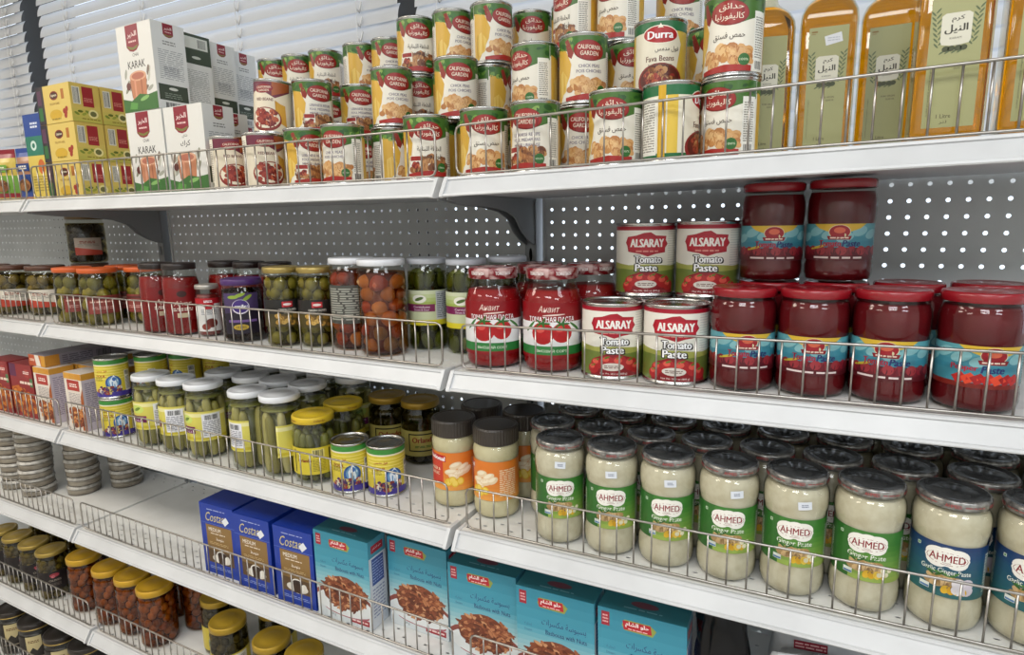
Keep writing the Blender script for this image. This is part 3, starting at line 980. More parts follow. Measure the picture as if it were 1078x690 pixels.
def national_jar(rot=0.):
    def make():
        t = thing('ginger_garlic_jar', 'jar')
        prof = [(.036, .0012), (.0402, .004), (.0420, .012), (.0420, .030), (.0405, .034), (.0405, .108), (.0418, .112), (.0420, .122), (.0400, .130), (.0372, .134), (.0372, .140)]
        jar_parts(t, prof, .134, noisy('garlic_paste', '#d8c9a0', '#e6dab8', 40, .5, spec=.08), .0001, .138, .001, TIN, lid_name='seal')
        l = MB()
        n = 96
        pr = [(.0392, .134), (.0405, .136), (.0405, .161), (.0390, .1645), (.0365, .1650), (.034, .1640), (.0002, .1642)]
        vs, fs = [], []
        for i, (r, z) in enumerate(pr):
            for k in range(n):
                a = 2 * PI * k / n
                q = r + (.0007 if k % 2 and i in (1, 2) else 0)
                vs.append((q * math.cos(a), q * math.sin(a), z))
        for j in range(len(pr) - 1):
            for k in range(n):
                fs.append((j * n + k, j * n + (k + 1) % n, (j + 1) * n + (k + 1) % n, (j + 1) * n + k))
        l.add(vs, fs, M('#3d3630', .3), False)
        l.build('ribbed_cap', t)
        c = Canvas()
        v0, v1 = .035, .107
        c.rect(-.09, v0, .09, v1, '#dd7a2a', 0)
        c.grad(-.09, v0, .09, v0 + .030, '#e9a04a', '#dd7f2e', 4, True, .1)
        c.rect(-.062, v0 + .012, -.020, v1 - .012, '#c8402c', .4)
        c.poly([(-.060, v1 - .014), (-.060, v1 - .002), (-.014, v1 - .006), (-.014, v1 - .018)], '#b8242a', .8)
        c.text('National', -.036, v1 - .0105, .0080, '#ffffff', 1.2, .03, .040, -.08)
        c.text('GINGER &', -.040, v0 + .040, .0055, '#f8e8c8', 1.2, .02, .028)
        c.text('GARLIC', -.041, v0 + .031, .0055, '#f8e8c8', 1.2, .02, .026)
        for (u, q, ru, rv, a) in ((.004, .048, .012, .0065, .3), (.018, .044, .012, .006, .5), (-.004, .036, .013, .006, .1), (.012, .034, .014, .0065, .25), (.026, .038, .010, .006, .6), (.0, .028, .010, .0055, -.2)):
            c.ell(u, v0 + q, ru, rv, '#e8cfa8', 1 + u * 3, a)
            c.ell(u - .001, v0 + q + .0015, ru * .7, rv * .5, '#f4e4c8', 1.2 + u * 3, a)
        for (u, q) in ((-.010, .016), (.002, .014), (.012, .018), (-.002, .020)):
            c.ell(u, v0 + q, .007, .0075, '#e2b92e', 1.3 + u * 3)
            c.ell(u, v0 + q, .005, .0055, '#efd060', 1.4 + u * 3)
        c.lines(.038, v0 + .008, .070, v1 - .014, 14, '#f2d8b4', 1)
        c.build('label', t, .0406, rough=.33)
        return t
    return make
mk_national = national_jar()

TOMATO = noisy('tomato_paste', '#8f1016', '#a5181c', 30, .5, spec=.08)
DTOM = noisy('dark_tomato_paste', '#5a0b13', '#6c1018', 30, .5, spec=.06)
def mk_armenian():
    t = thing('tomato_paste_jar', 'jar')
    prof = [(.038, .0012), (.0440, .005), (.0468, .014), (.0470, .105), (.0462, .114), (.0435, .124), (.0395, .133), (.0378, .140), (.0375, .156)]
    lid = jar_parts(t, prof, .128, TOMATO, .0412, .1465, .0175, noisy('red_white_lid', '#7d1720', '#c9a8a4', 70, .25, lo=.42, hi=.62))
    c = Canvas()
    for k in range(6):
        c.text('томатная', -.115 + k * .045, .156, .0055, '#f3e9e6', 1, .02, .026)
    c.build('lid_print', lid, .0412, rough=.3)
    c = Canvas()
    v0, v1 = .024, .112
    c.rect(-.105, v0, .105, v1, '#ecebec', 0)
    c.rect(-.105, v1 - .030, .105, v1, '#8a1018', .3)
    c.text('Анаит', -.004, v1 - .010, .010, '#e9d3c8', 1, .0, .034, 0, .3)
    c.ell(.004, v1 - .019, .018, .0012, '#e9d3c8', 1, .06)
    c.text('ТОМАТНАЯ ПАСТА', 0, v1 - .0258, .0078, '#ffffff', 1, .015, .076)
    for u, q, r in ((-.014, .040, .0185), (.017, .041, .0165)):
        c.ell(u, v0 + q, r, r * .95, '#b5161c', 1 + u)
        c.ell(u - .004, v0 + q + .006, r * .4, r * .28, '#dd5a50', 1.3 + u)
        for a in range(5):
            c.ell(u + .006 * math.cos(a * 1.25), v0 + q + r * .85 + .003 * math.sin(a * 1.25), .007, .0016, '#2f6b2c', 1.5, a * 1.25, 8)
    c.ell(-.036, v0 + .050, .012, .0022, '#3f7a36', 1, .8)
    c.ell(.040, v0 + .050, .012, .0022, '#3f7a36', 1, -.6)
    c.rect(-.105, v0 + .006, .105, v0 + .020, '#2f7d3c', .5)
    c.text('ВЫСШИЙ СОРТ', 0, v0 + .013, .0052, '#e8f2dc', 1, .02, .050)
    c.rect(-.105, v0, .105, v0 + .006, '#8a1018', .5)
    c.rect(.050, v0 + .022, .075, v1 - .032, '#dcdce4', .5)
    c.lines(.052, v0 + .026, .073, v1 - .036, 13, '#8b8b98', 1)
    c.build('label', t, .0471, rough=.32)
    return t

def blue_label_jar(pepper):
    def make():
        t = thing('pepper_paste_jar' if pepper else 'tomato_paste_jar', 'jar')
        prof = [(.036, .0012), (.0408, .004), (.0428, .012), (.0430, .022), (.0418, .030), (.0416, .078), (.0428, .086), (.0430, .096), (.0428, .110), (.0412, .118), (.0392, .1225), (.0392, .132)]
        lid = jar_parts(t, prof, .1215, DTOM, .0418, .1265, .0120, M('#931420', .25, 0, .5))
        c = Canvas()
        v0, v1 = .030, .079
        W = .10
        c.rect(-W, v0, W, v1, '#3f8b9c', 0)
        c.grad(-W, v0 + .020, W, v1, '#347f94', '#62a4ae', 5, True, .1)
        for i in range(10):
            c.ell(-W + .012 + i * .019, v1 - .010 - .004 * (i % 3), .011, .006, '#84b9bf', .3 + i * .01, .3)
        o = .019 if pepper else 0
        c.poly([(o - .034, v1), (o - .026, v1 - .006), (o - .012, v1 - .011), (o + .012, v1 - .011), (o + .026, v1 - .006), (o + .034, v1)], '#d8b23a', .7)
        c.ell(o, v1 - .0105, .0135, .0095, '#d8d0a8', 1)
        c.ell(o, v1 - .0105, .0125, .0088, '#a01c28', 1.1)
        c.ell(o, v1 - .0085, .007, .004, '#d8684a', 1.2)
        c.poly([(o - .015, v1 - .016), (o + .015, v1 - .016), (o + .013, v1 - .021), (o - .013, v1 - .021)], '#8c1622', 1.3)
        c.lines(o - .011, v1 - .0200, o + .011, v1 - .0170, 1, '#f0d8c8', 1.5, .6)
        if pepper:
            c.text('Pepper', -.008, v0 + .0225, .0085, '#b3203a', 1.5, .03, .026)
            c.text('Paste', .019, v0 + .0225, .0085, '#27306b', 1.5, .03, .022, 0, .2)
            c.text('Pepper Paste', -.036, v1 - .009, .0045, '#7a2a4a', 1.5, .02, .026)
            for i in range(7):
                c.poly([(-.014 + i * .009, v0 + .004), (-.020 + i * .009, v0 + .012), (-.010 + i * .009, v0 + .018), (-.002 + i * .009, v0 + .010)], ['#c42420', '#e0482c', '#a81a1c'][i % 3], 1 + i * .02)
            c.rect(-.064, v0 + .006, -.052, v1 - .012, '#7fb0b4', .6)
            c.lines(-.063, v0 + .008, -.053, v1 - .014, 8, '#3f5f62', .8)
            c.rect(-.05, v0, .06, v0 + .006, '#7c2018', .8)
        else:
            c.text('Tomato', -.011, v0 + .0230, .0085, '#a3203a', 1.5, .03, .027)
            c.text('Paste', .015, v0 + .0230, .0085, '#27306b', 1.5, .03, .022, 0, .2)
            c.rect(-W, v0, W, v0 + .010, '#5a1820', .5)
            for i in range(22):
                c.ell(-.066 + i * .0063, v0 + .0115 + .002 * (i % 2), .0062, .0062, ['#6c1a26', '#8a2430', '#591622', '#9c3038'][i % 4], .9 + (i % 4) * .05)
            c.ell(-.026, v0 + .018, .012, .0016, '#c8b43a', 1.2, .25)
            c.lines(-.032, v0 + .002, .034, v0 + .006, 1, '#e9d8d4', 1.3, .6)
        c.rect(.056, v0 + .002, .074, v1 - .002, '#8fc0c4', .7)
        c.lines(.058, v0 + .004, .072, v1 - .005, 12, '#41666a', .9)
        c.build('label', t, .0417, rough=.32, shape=None)
        return t
    return make
mk_btom, mk_bpep = blue_label_jar(False), blue_label_jar(True)

def straight_jar(t, R, H, lid_h, lid_mat, content, fill=None, neck=.86, lid_k=.92, sh=None):
    sh = sh or (H - lid_h) * .86
    prof = [(R - .006, .0012), (R - .0015, .004), (R, .011), (R, sh - .010), (R - .0015, sh - .003), (R * (neck + .06), sh + .006), (R * neck, sh + .011), (R * neck, H - lid_h * .4)]
    return jar_parts(t, prof, fill or sh + .002, content, R * lid_k, H - lid_h, lid_h, lid_mat)

def spears(t, R, z0, z1, cols, n=9, core='#5a5a22', name='pickles'):
    """cucumbers standing in a jar, around a darker core of brine"""
    mb = MB()
    mats = [M(c, .35) for c in cols]
    mb.lathe([(.0002, z0), (R * .62, z0), (R * .62, z1 - .012), (.0002, z1 - .012)], M(core, .3), 24)
    for i in range(n):
        a = 2 * PI * (i + rnd.uniform(-.15, .15)) / n
        rad = R * rnd.uniform(.215, .26)
        r = R - rad * 1.04
        h = rnd.uniform(.86, 1.0) * (z1 - z0)
        c0 = Vector((r * math.cos(a), r * math.sin(a), z0))
        lean = rnd.uniform(-.08, .08)
        tn = Vector((-math.sin(a), math.cos(a), 0)) * lean
        prof = [(.001, .0), (.55, .02), (.86, .07), (1, .2), (1.02, .5), (.98, .8), (.84, .93), (.5, .985), (.001, 1.0)]
        vs, fs = [], []
        q = 10
        for j, (pr, pz) in enumerate(prof):
            for k in range(q):
                t2 = 2 * PI * k / q
                w = 1 + .05 * math.sin(5 * t2 + 9 * pz)
                vs.append(c0 + tn * (pz * h) + Vector((rad * pr * w * math.cos(t2), rad * pr * w * math.sin(t2), pz * h)))
        for j in range(len(prof) - 1):
            for k in range(q):
                fs.append((j * q + k, j * q + (k + 1) % q, (j + 1) * q + (k + 1) % q, (j + 1) * q + k))
        mb.add(vs, fs, mats[i % len(mats)], True)
    for i in range(5):
        a = i * 1.3
        mb.blob((R * .40 * math.cos(a), R * .40 * math.sin(a), z1 - .018), (R * .22, R * .2, .018), mats[i % len(mats)], a, .3, 9, 6, .05)
    return mb.build(name, t)

def balls(t, R, z0, z1, r, cols, core, name='olives', wob=0., asp=1., liquid='#d2c8a0'):
    """round fruit packed against the inside of the glass, brine behind"""
    mb = MB()
    mats = [M(c, .3) for c in cols]
    k = max(R * .5, R - r * .80)
    MB().lathe([(.0002, z0 - .001), (R - .004, z0 - .001), (R + .0003, z0 + .004), (R + .0003, z1 + .001), (.0002, z1 + .001)], brine(liquid), 36).build('brine', t)
    mb.lathe([(.0002, z0), (k, z0), (k, z1), (.0002, z1)], M(core, .25), 28)
    n = max(5, int(2 * PI * (R - r) / (1.8 * r)))
    rows = max(1, int((z1 - z0) / (1.5 * r * asp)))
    for j in range(rows):
        for i in range(n):
            a = 2 * PI * (i + .5 * (j % 2) + rnd.uniform(-.12, .12)) / n
            rr = r * rnd.uniform(.85, 1.08)
            q = R - rr * 1.02
            mb.blob((q * math.cos(a), q * math.sin(a), z0 + rr + (z1 - z0 - 2 * rr) * (j + rnd.uniform(-.15, .15)) / max(1, rows - 1) if 0 < j < rows - 1 else z0 + rr + (z1 - z0 - 2 * rr) * j / max(1, rows - 1)),
                    (rr, rr, rr * asp), rnd.choice(mats), rnd.uniform(0, 3), rnd.uniform(-.4, .4), 9, 6, wob)
    return mb.build(name, t)

WHITEL = M('#e6e8ec', .3)
GOLDL = M('#b8963a', .28, .35)
YELL = M('#d9b92c', .3)
CUC = ['#a79d58', '#938a45', '#b2a766', '#857d3c', '#bbb079']

def pickle_jar(kind):
    def make():
        t = thing('pickle_jar', 'jar')
        R, H = .0425, .172
        straight_jar(t, R, H, .013, WHITEL, None, neck=.90, lid_k=.97)
        spears(t, R - .002, .004, .142, CUC, 9)
        MB().lathe([(.0002, .140), (R * .9, .140), (R * .9, .1415), (.0002, .1415)], M('#7c7a34', .2), 28).build('brine', t)
        c = Canvas()
        v0, v1 = .044, .112
        W = .10
        c.rect(-W, v0, W, v1, '#d6cb5c', 0)
        c.rect(-W, v1 - .012, W, v1 - .004, '#e6dfa0', .2)
        c.rect(-W, v0 + .004, W, v0 + .010, '#c9b82e', .2)
        # purple badge with the name, white print panel beside it
        c.rect(-.012, v0 + .018, .030, v0 + .034, '#7a1f5c', .5)
        c.text('KOSHER', .009, v0 + .0290, .0045, '#f1dcea', 1, .02, .030)
        c.text('DILLS', .009, v0 + .0222, .0045, '#f1dcea', 1, .02, .024)
        c.ell(.008, v1 - .018, .018, .010, '#c9d86a', .5)
        c.ell(.008, v1 - .018, .010, .0035, '#6f8a2c', .8, .4)
        c.rect(-.055, v0 + .008, -.016, v1 - .006, '#e6e6ea', .5)
        c.lines(-.053, v0 + .012, -.018, v1 - .010, 13, '#8d8d98', .9)
        c.rect(.046, v0 + .008, .085, v1 - .006, '#e6e6ea', .5)
        c.lines(.048, v0 + .012, .083, v1 - .022, 9, '#8d8d98', .9)
        c.bars(.052, v1 - .020, .080, v1 - .009, 14, '#3a3a3a', 1)
        c.build('label', t, R, rough=.35)
        return t
    return make
mk_pickle = pickle_jar(0)

def yellow_lid_jar(orl):
    def make():
        t = thing('pickle_jar', 'jar')
        R, H = .0435, .139
        lid = straight_jar(t, R, H, .014, M('#a8862c', .35, .3) if orl else YELL, None, neck=.88, lid_k=.96)
        if orl:
            balls(t, R - .002, .004, .112, .013, ['#2f2a18', '#3c3620', '#262012'], '#1d1a10', 'vine_leaves', .1)
        else:
            spears(t, R - .002, .004, .112, ['#6a6a2c', '#5c5c26', '#7c7a3a'], 9, '#3f3e1c')
        c = Canvas()
        v0, v1 = .022, .078
        c.rect(-.098, v0, .098, v1, '#d9c63a', 0)
        if orl:
            c.rect(-.098, v0, .098, v1, '#b0a45a', .1)
            for a, b, e, f in ((-.034, v0 + .010, .034, v1 - .006),):
                c.rect(a, b, e, f, '#1e1a14', .4); c.rect(a + .003, b + .003, e - .003, f - .003, '#b9ab58', .6)
            c.text('Orlando', 0, v1 - .020, .012, '#8a2a1c', 1, .03, .050)
            c.lines(0 - (.046) * .42, v0 + .021 - (.0055) / 2, 0 + (.046) * .42, v0 + .021 + (.0055) / 2, 2, '#3f6a2c', 1, .6)
        else:
            for e in (-.038, .036):
                c.rect(e, v0 + .004, e + .003, v1 - .004, '#25221a', .5)
            c.rect(.002, v0 + .036, .026, v1 - .004, '#e9dc8a', .5)
            c.bars(.004, v0 + .036, .024, v1 - .005, 14, '#3a3626', .8)
            c.lines(.002, v0 + .006, .028, v0 + .032, 8, '#9a8a2c', .8)
            c.text('Orlando', -.014, v0 + .030, .007, '#8a2a1c', 1, .03, .028)
        c.build('label', t, R, rough=.35)
        if not orl:
            c = Canvas()
            for k in range(4):
                c.text('Orlando', -.10 + k * .06, H - .007, .0045, '#8a3a1c', 1, .02, .022)
            c.build('lid_print', lid, R * .96)
        return t
    return make
mk_ylid, mk_orl = yellow_lid_jar(False), yellow_lid_jar(True)

def mk_cornichon():
    t = thing('cornichon_jar', 'jar')
    R, H = .0385, .173
    straight_jar(t, R, H, .0105, M('#d5d9e2', .3), None, neck=.88, lid_k=.97, sh=.147)
    balls(t, R - .002, .004, .146, .012, ['#6b7330', '#565e26', '#7d8238'], '#33371a', 'cornichons', .05, 1.7, '#cfcea0')
    c = Canvas()
    v0, v1 = .048, .114
    c.rect(-.09, v0, .09, v1, '#c9d0a8', 0)
    c.grad(-.09, v1 - .028, .09, v1, '#9ab04a', '#d8dcc4', 4, True, .2)
    c.rect(-.09, v0 + .026, .012, v0 + .040, '#7a2052', .4)
    c.text('Cornichons', -.014, v0 + .035, .0042, '#efd8e6', 1, .02, .032)
    c.text('Sweet & Sour', -.014, v0 + .0295, .0038, '#efd8e6', 1, .01, .030)
    c.rect(-.09, v0, .09, v0 + .010, '#d8ca2e', .4)
    c.rect(.014, v0 + .010, .054, v1 - .002, '#c3c7cc', .5)
    c.lines(.016, v0 + .013, .052, v1 - .006, 13, '#777c84', .8)
    c.ell(-.018, v1 - .016, .014, .008, '#eceadd', .6)
    c.ell(-.018, v1 - .016, .009, .003, '#4f6a2a', .8, .3)
    c.build('label', t, R, rough=.35)
    return t

def mixed_jar(full):
    def make():
        t = thing('mixed_pickle_jar', 'jar')
        R, H = .0445, .175
        straight_jar(t, R, H, .0115, WHITEL, None, neck=.90, lid_k=.97, sh=.148)
        balls(t, R - .002, .004, .150, .0165, ['#a8602c', '#bd7438', '#cf9152', '#95502a', '#b98a52', '#d8ab74', '#b0502a', '#8f7a3c'], '#6f3418', 'mixed_vegetables', .18, .9, '#e4c09c')
        if not full:
            c = Canvas()
            c.rect(-.05, .052, .05, .125, '#4a4a44', 0)
            c.lines(-.046, .058, .046, .120, 14, '#a5a59a', .6)
            c.rect(.052, .052, .058, .125, '#c9c4b4', 0)
            c.build('label', t, R, rough=.35)
        return t
    return make
mk_mixed, mk_mixedl = mixed_jar(True), mixed_jar(False)

def mk_olive():
    t = thing('olive_jar', 'jar')
    R, H = .0355, .157
    straight_jar(t, R, H, .012, M('#b09a5a', .3, .5), None, neck=.90, lid_k=.98)
    balls(t, R - .002, .004, .136, .0125, ['#8a8440', '#9a9450', '#a89c55', '#75702f'], '#4c481f', 'green_olives', 0, 1.1, '#e2dcb4')
    c = Canvas()
    v0, v1 = .040, .094
    c.rect(-.085, v0 + .026, .085, v1, '#23211f', 0)
    c.rect(-.085, v0, .085, v0 + .026, '#4f4420', 0)
    for o in (0, .07):
        c.pile(o - .026, v0 + .001, o + .026, v0 + .027, 22, .0055, ['#b58a3c', '#8c6a2c', '#d0a95a', '#6a4f22'], .4)
        c.rect(o - .010, v1 - .015, o + .010, v1 - .004, '#b8202a', .6)
        c.ell(o, v1 - .0095, .008, .0025, '#f0dcd8', .8)
        c.text('GREEN OLIVES', o, v1 - .020, .0040, '#e9e2d4', .8, .02, .034)
        c.text('stuffed', o, v1 - .0255, .0036, '#cfc6b4', .8, 0)
    c.build('label', t, R, rough=.35)
    return t

def mk_smile():
    t = thing('dark_olive_jar', 'jar')
    R, H = .0415, .130
    straight_jar(t, R, H, .013, M('#4f2f6a', .3), None, neck=.90, lid_k=.97)
    balls(t, R - .002, .004, .106, .011, ['#2a1a22', '#3a2430', '#1f1318', '#4a2f2a'], '#140c10', 'dark_olives', 0, 1.1, '#a58a80')
    c = Canvas()
    v0, v1 = .018, .102
    c.rect(-.046, v0, .026, v1, '#4a3a62', 0)
    c.poly([(-.046, v0), (-.046, v0 + .042), (.026, v0 + .050), (.026, v0)], '#241c2c', .2)
    for (u, q) in ((-.024, .076), (-.010, .080), (.004, .074)):
        c.ell(u, v0 + q, .011, .0035, '#8fa83a', .5, .5 + u * 20)
    c.ell(-.010, v0 + .056, .017, .015, '#e8e0ec', .7)
    c.ell(-.010, v0 + .057, .0155, .0135, '#46307c', .8)
    c.text('smile', -.010, v0 + .057, .0075, '#ffffff', 1, .03, .022)
    c.rect(-.036, v0 + .024, .020, v0 + .029, '#7a5a9c', .6)
    c.ell(-.012, v0 + .014, .015, .006, '#c8a83a', .7)
    c.text('OLIVES', -.012, v0 + .014, .0050, '#3a2a1c', 1, .02, .020)
    c.build('label', t, R, rough=.35)
    return t

def mk_small():
    t = thing('small_sauce_jar', 'jar')
    R, H = .0245, .113
    straight_jar(t, R, H, .010, M('#b9b4ac', .3, .5), M('#7c1f1a', .35), neck=.90, lid_k=.98)
    c = Canvas()
    v0, v1 = .012, .084
    c.rect(-.05, v0, .05, v1, '#e2e0dc', 0)
    c.rect(-.05, v1 - .012, .05, v1, '#b5202a', .3)
    c.poly([(-.012, v1 - .012), (.012, v1 - .012), (.006, v1 - .024), (-.006, v1 - .024)], '#b5202a', .4)
    c.lines(0 - (.020) * .42, v1 - .007 - (.0055) / 2, 0 + (.020) * .42, v1 - .007 + (.0055) / 2, 2, '#ffffff', 1, .6)
    c.ell(.004, v0 + .018, .012, .010, '#6a2a22', .5)
    c.ell(-.008, v0 + .010, .009, .007, '#8c3a2c', .6)
    c.lines(-.016, v0 + .036, .016, v0 + .048, 4, '#8a8a90', .6)
    c.build('label', t, R, rough=.35)
    return t

RED = noisy('pepper_sauce', '#7c1012', '#951a16', 25, .5, spec=.08)
def mk_red():
    t = thing('red_pepper_jar', 'jar')
    R, H = .0375, .158
    straight_jar(t, R, H, .014, M('#2c2422', .3), RED, neck=.86, lid_k=.92)
    c = Canvas()
    c.rect(-.034, .034, .056, .104, '#7c1214', -.5)
    c.text('Ajvar', 0, .070, .014, '#d9c4b4', 0, .01, .036, 0, .3)
    c.lines(-.020, .054, .020, .062, 2, '#e4dccf', 0, .55)
    c.rect(-.012, .040, .012, .050, '#cdbf9e', 0)
    c.rect(.030, .044, .050, .086, '#b9a3b8', 0)
    c.lines(.032, .047, .048, .083, 9, '#6a4a5c', .5)
    c.ell(0, .092, .010, .007, '#3a1a16', 0)
    c.build('label', t, R, rough=.35)
    return t

def mk_orange():
    t = thing('vegetable_jar', 'jar')
    R, H = .0425, .140
    straight_jar(t, R, H, .012, M('#d2602a', .35), None, neck=.93, lid_k=1.0)
    balls(t, R - .002, .004, .118, .0155, ['#8f8a3a', '#a39a4e', '#7c7a30', '#b3a95e'], '#4f4a20', 'pickled_peppers', .12, 1.2, '#e8e2c0')
    c = Canvas()
    v0, v1 = .030, .074
    for o in (0, .09):
        c.rect(o - .030, v0, o + .062, v1, '#8c3f38', 0)
        c.rect(o - .030, v1 - .010, o + .030, v1 - .004, '#5f2a26', .3)
        c.lines(o - .024, v0 + .026, o + .024, v0 + .032, 1, '#d9b4a4', .5, .6)
        c.lines(o - .020, v0 + .010, o + .024, v0 + .018, 2, '#d09a90', .5, .5)
    c.build('label', t, R, rough=.35)
    return t

def pale_jar(lidc, cols, lab):
    def make():
        t = thing('pickled_vegetable_jar', 'jar')
        R, H = .048, .136
        straight_jar(t, R, H, .013, M(lidc, .3), None, neck=.90, lid_k=.96)
        balls(t, R - .002, .004, .112, .015, cols, '#4a4220', 'pickled_garlic', .08)
        c = Canvas()
        v0, v1 = .024, .072
        c.rect(-.028, v0, .040, v1, lab, 0)
        c.poly([(-.028, v0), (-.028, v0 + .022), (.040, v0 + .012), (.040, v0)], '#b5402c', .3)
        c.lines(.004 - (.044) * .42, v1 - .012 - (.008) / 2, .004 + (.044) * .42, v1 - .012 + (.008) / 2, 2, '#8a3a24', .6, .6)
        c.lines(-.020, v0 + .024, .032, v0 + .032, 2, '#8f8a80', .6)
        c.build('label', t, R, rough=.35)
        return t
    return make
mk_pale = pale_jar('#5a3a2c', ['#a89a62', '#8f8450', '#b9aa78', '#7c7240'], '#ddd6c8')
mk_darkj = pale_jar('#6a5430', ['#2f2416', '#3d2e1c', '#241a10'], '#b5a596')

def mk_onion():
    t = thing('pickled_onion_jar', 'jar')
    R, H = .0455, .163
    straight_jar(t, R, H, .017, M('#c99d28', .3, .2), None, neck=.92, lid_k=.98)
    balls(t, R - .002, .004, .136, .0118, ['#9c7030', '#86582a', '#b08440', '#74491e', '#8f5526'], '#4a140c', 'pickled_onions', .03, 1., '#e2b684')
    return t

def mk_black_olive():
    t = thing('black_label_olive_jar', 'jar')
    R, H = .0400, .150
    straight_jar(t, R, H, .012, M('#a88f45', .35, .4), None, neck=.90, lid_k=.97)
    balls(t, R - .002, .004, .126, .011, ['#6f6434', '#857a44', '#5a5028'], '#2c2814', 'olives', 0)
    c = Canvas()
    v0, v1 = .034, .092
    c.rect(-.09, v0, .09, v1, '#1c1517', 0)
    for o in (0, .07):
        c.ell(o, v1 - .012, .012, .006, '#a03a44', .5)
        c.ell(o - .004, v1 - .016, .005, .004, '#c9707a', .6)
        c.text('OLIVES', o, v0 + .030, .006, '#a59a8a', .6, .02, .030)
        c.lines(o - .014, v0 + .012, o + .014, v0 + .022, 3, '#6a6058', .6)
    c.build('label', t, R, rough=.35)
    return t

def mk_yellow_label():
    t = thing('yellow_label_jar', 'jar')
    R, H = .0440, .150
    straight_jar(t, R, H, .016, M('#b08f2a', .35, .3), None, neck=.92, lid_k=.97)
    balls(t, R - .002, .004, .122, .012, ['#3a3418', '#4a421e', '#2f2a12'], '#1d190c', 'pickles', .06)
    c = Canvas()
    v0, v1 = .018, .082
    c.rect(-.095, v0, .095, v1, '#c8b43e', 0)
    c.rect(-.010, v0 + .004, .034, v1 - .004, '#ded9cc', .4)
    c.lines(-.006, v0 + .008, .030, v1 - .010, 12, '#8a8578', .7)
    c.lines(-.036 - (.040) * .42, v1 - .020 - (.009) / 2, -.036 + (.040) * .42, v1 - .020 + (.009) / 2, 2, '#5a2a1c', .7, .6)
    c.rect(-.058, v0 + .012, -.016, v0 + .030, '#5f6a24', .5)
    c.build('label', t, R, rough=.35)
    return t

def mk_black_jar():
    t = thing('black_lid_jar', 'jar')
    R, H = .0500, .150
    lid = straight_jar(t, R, H, .018, M('#2a2420', .3), M('#1c1512', .35), neck=.92, lid_k=.99)
    MB().lathe([(R * .985, H - .0185), (R * 1.005, H - .0175), (R * 1.005, H - .0155), (R * .985, H - .0150)], M('#b59a55', .3, .5), 40).build('gold_band', lid)
    c = Canvas()
    v0, v1 = .030, .112
    c.rect(-.10, v0, .10, v1, '#241f1c', 0)
    c.rect(-.022, v0 + .020, .020, v1, '#c9b98a', .3)
    c.lines(-.001 - (.034) * .42, v1 - .018 - (.010) / 2, -.001 + (.034) * .42, v1 - .018 + (.010) / 2, 2, '#6a4420', .7, .6)
    c.poly([(-.022, v0 + .020), (-.004, v0 + .044), (.006, v0 + .032), (.020, v0 + .048), (.020, v0 + .020)], '#2f2a26', .5)
    c.lines(-.030, v0 + .006, .030, v0 + .012, 1, '#a59a84', .6)
    c.build('label', t, R, rough=.4)
    return t

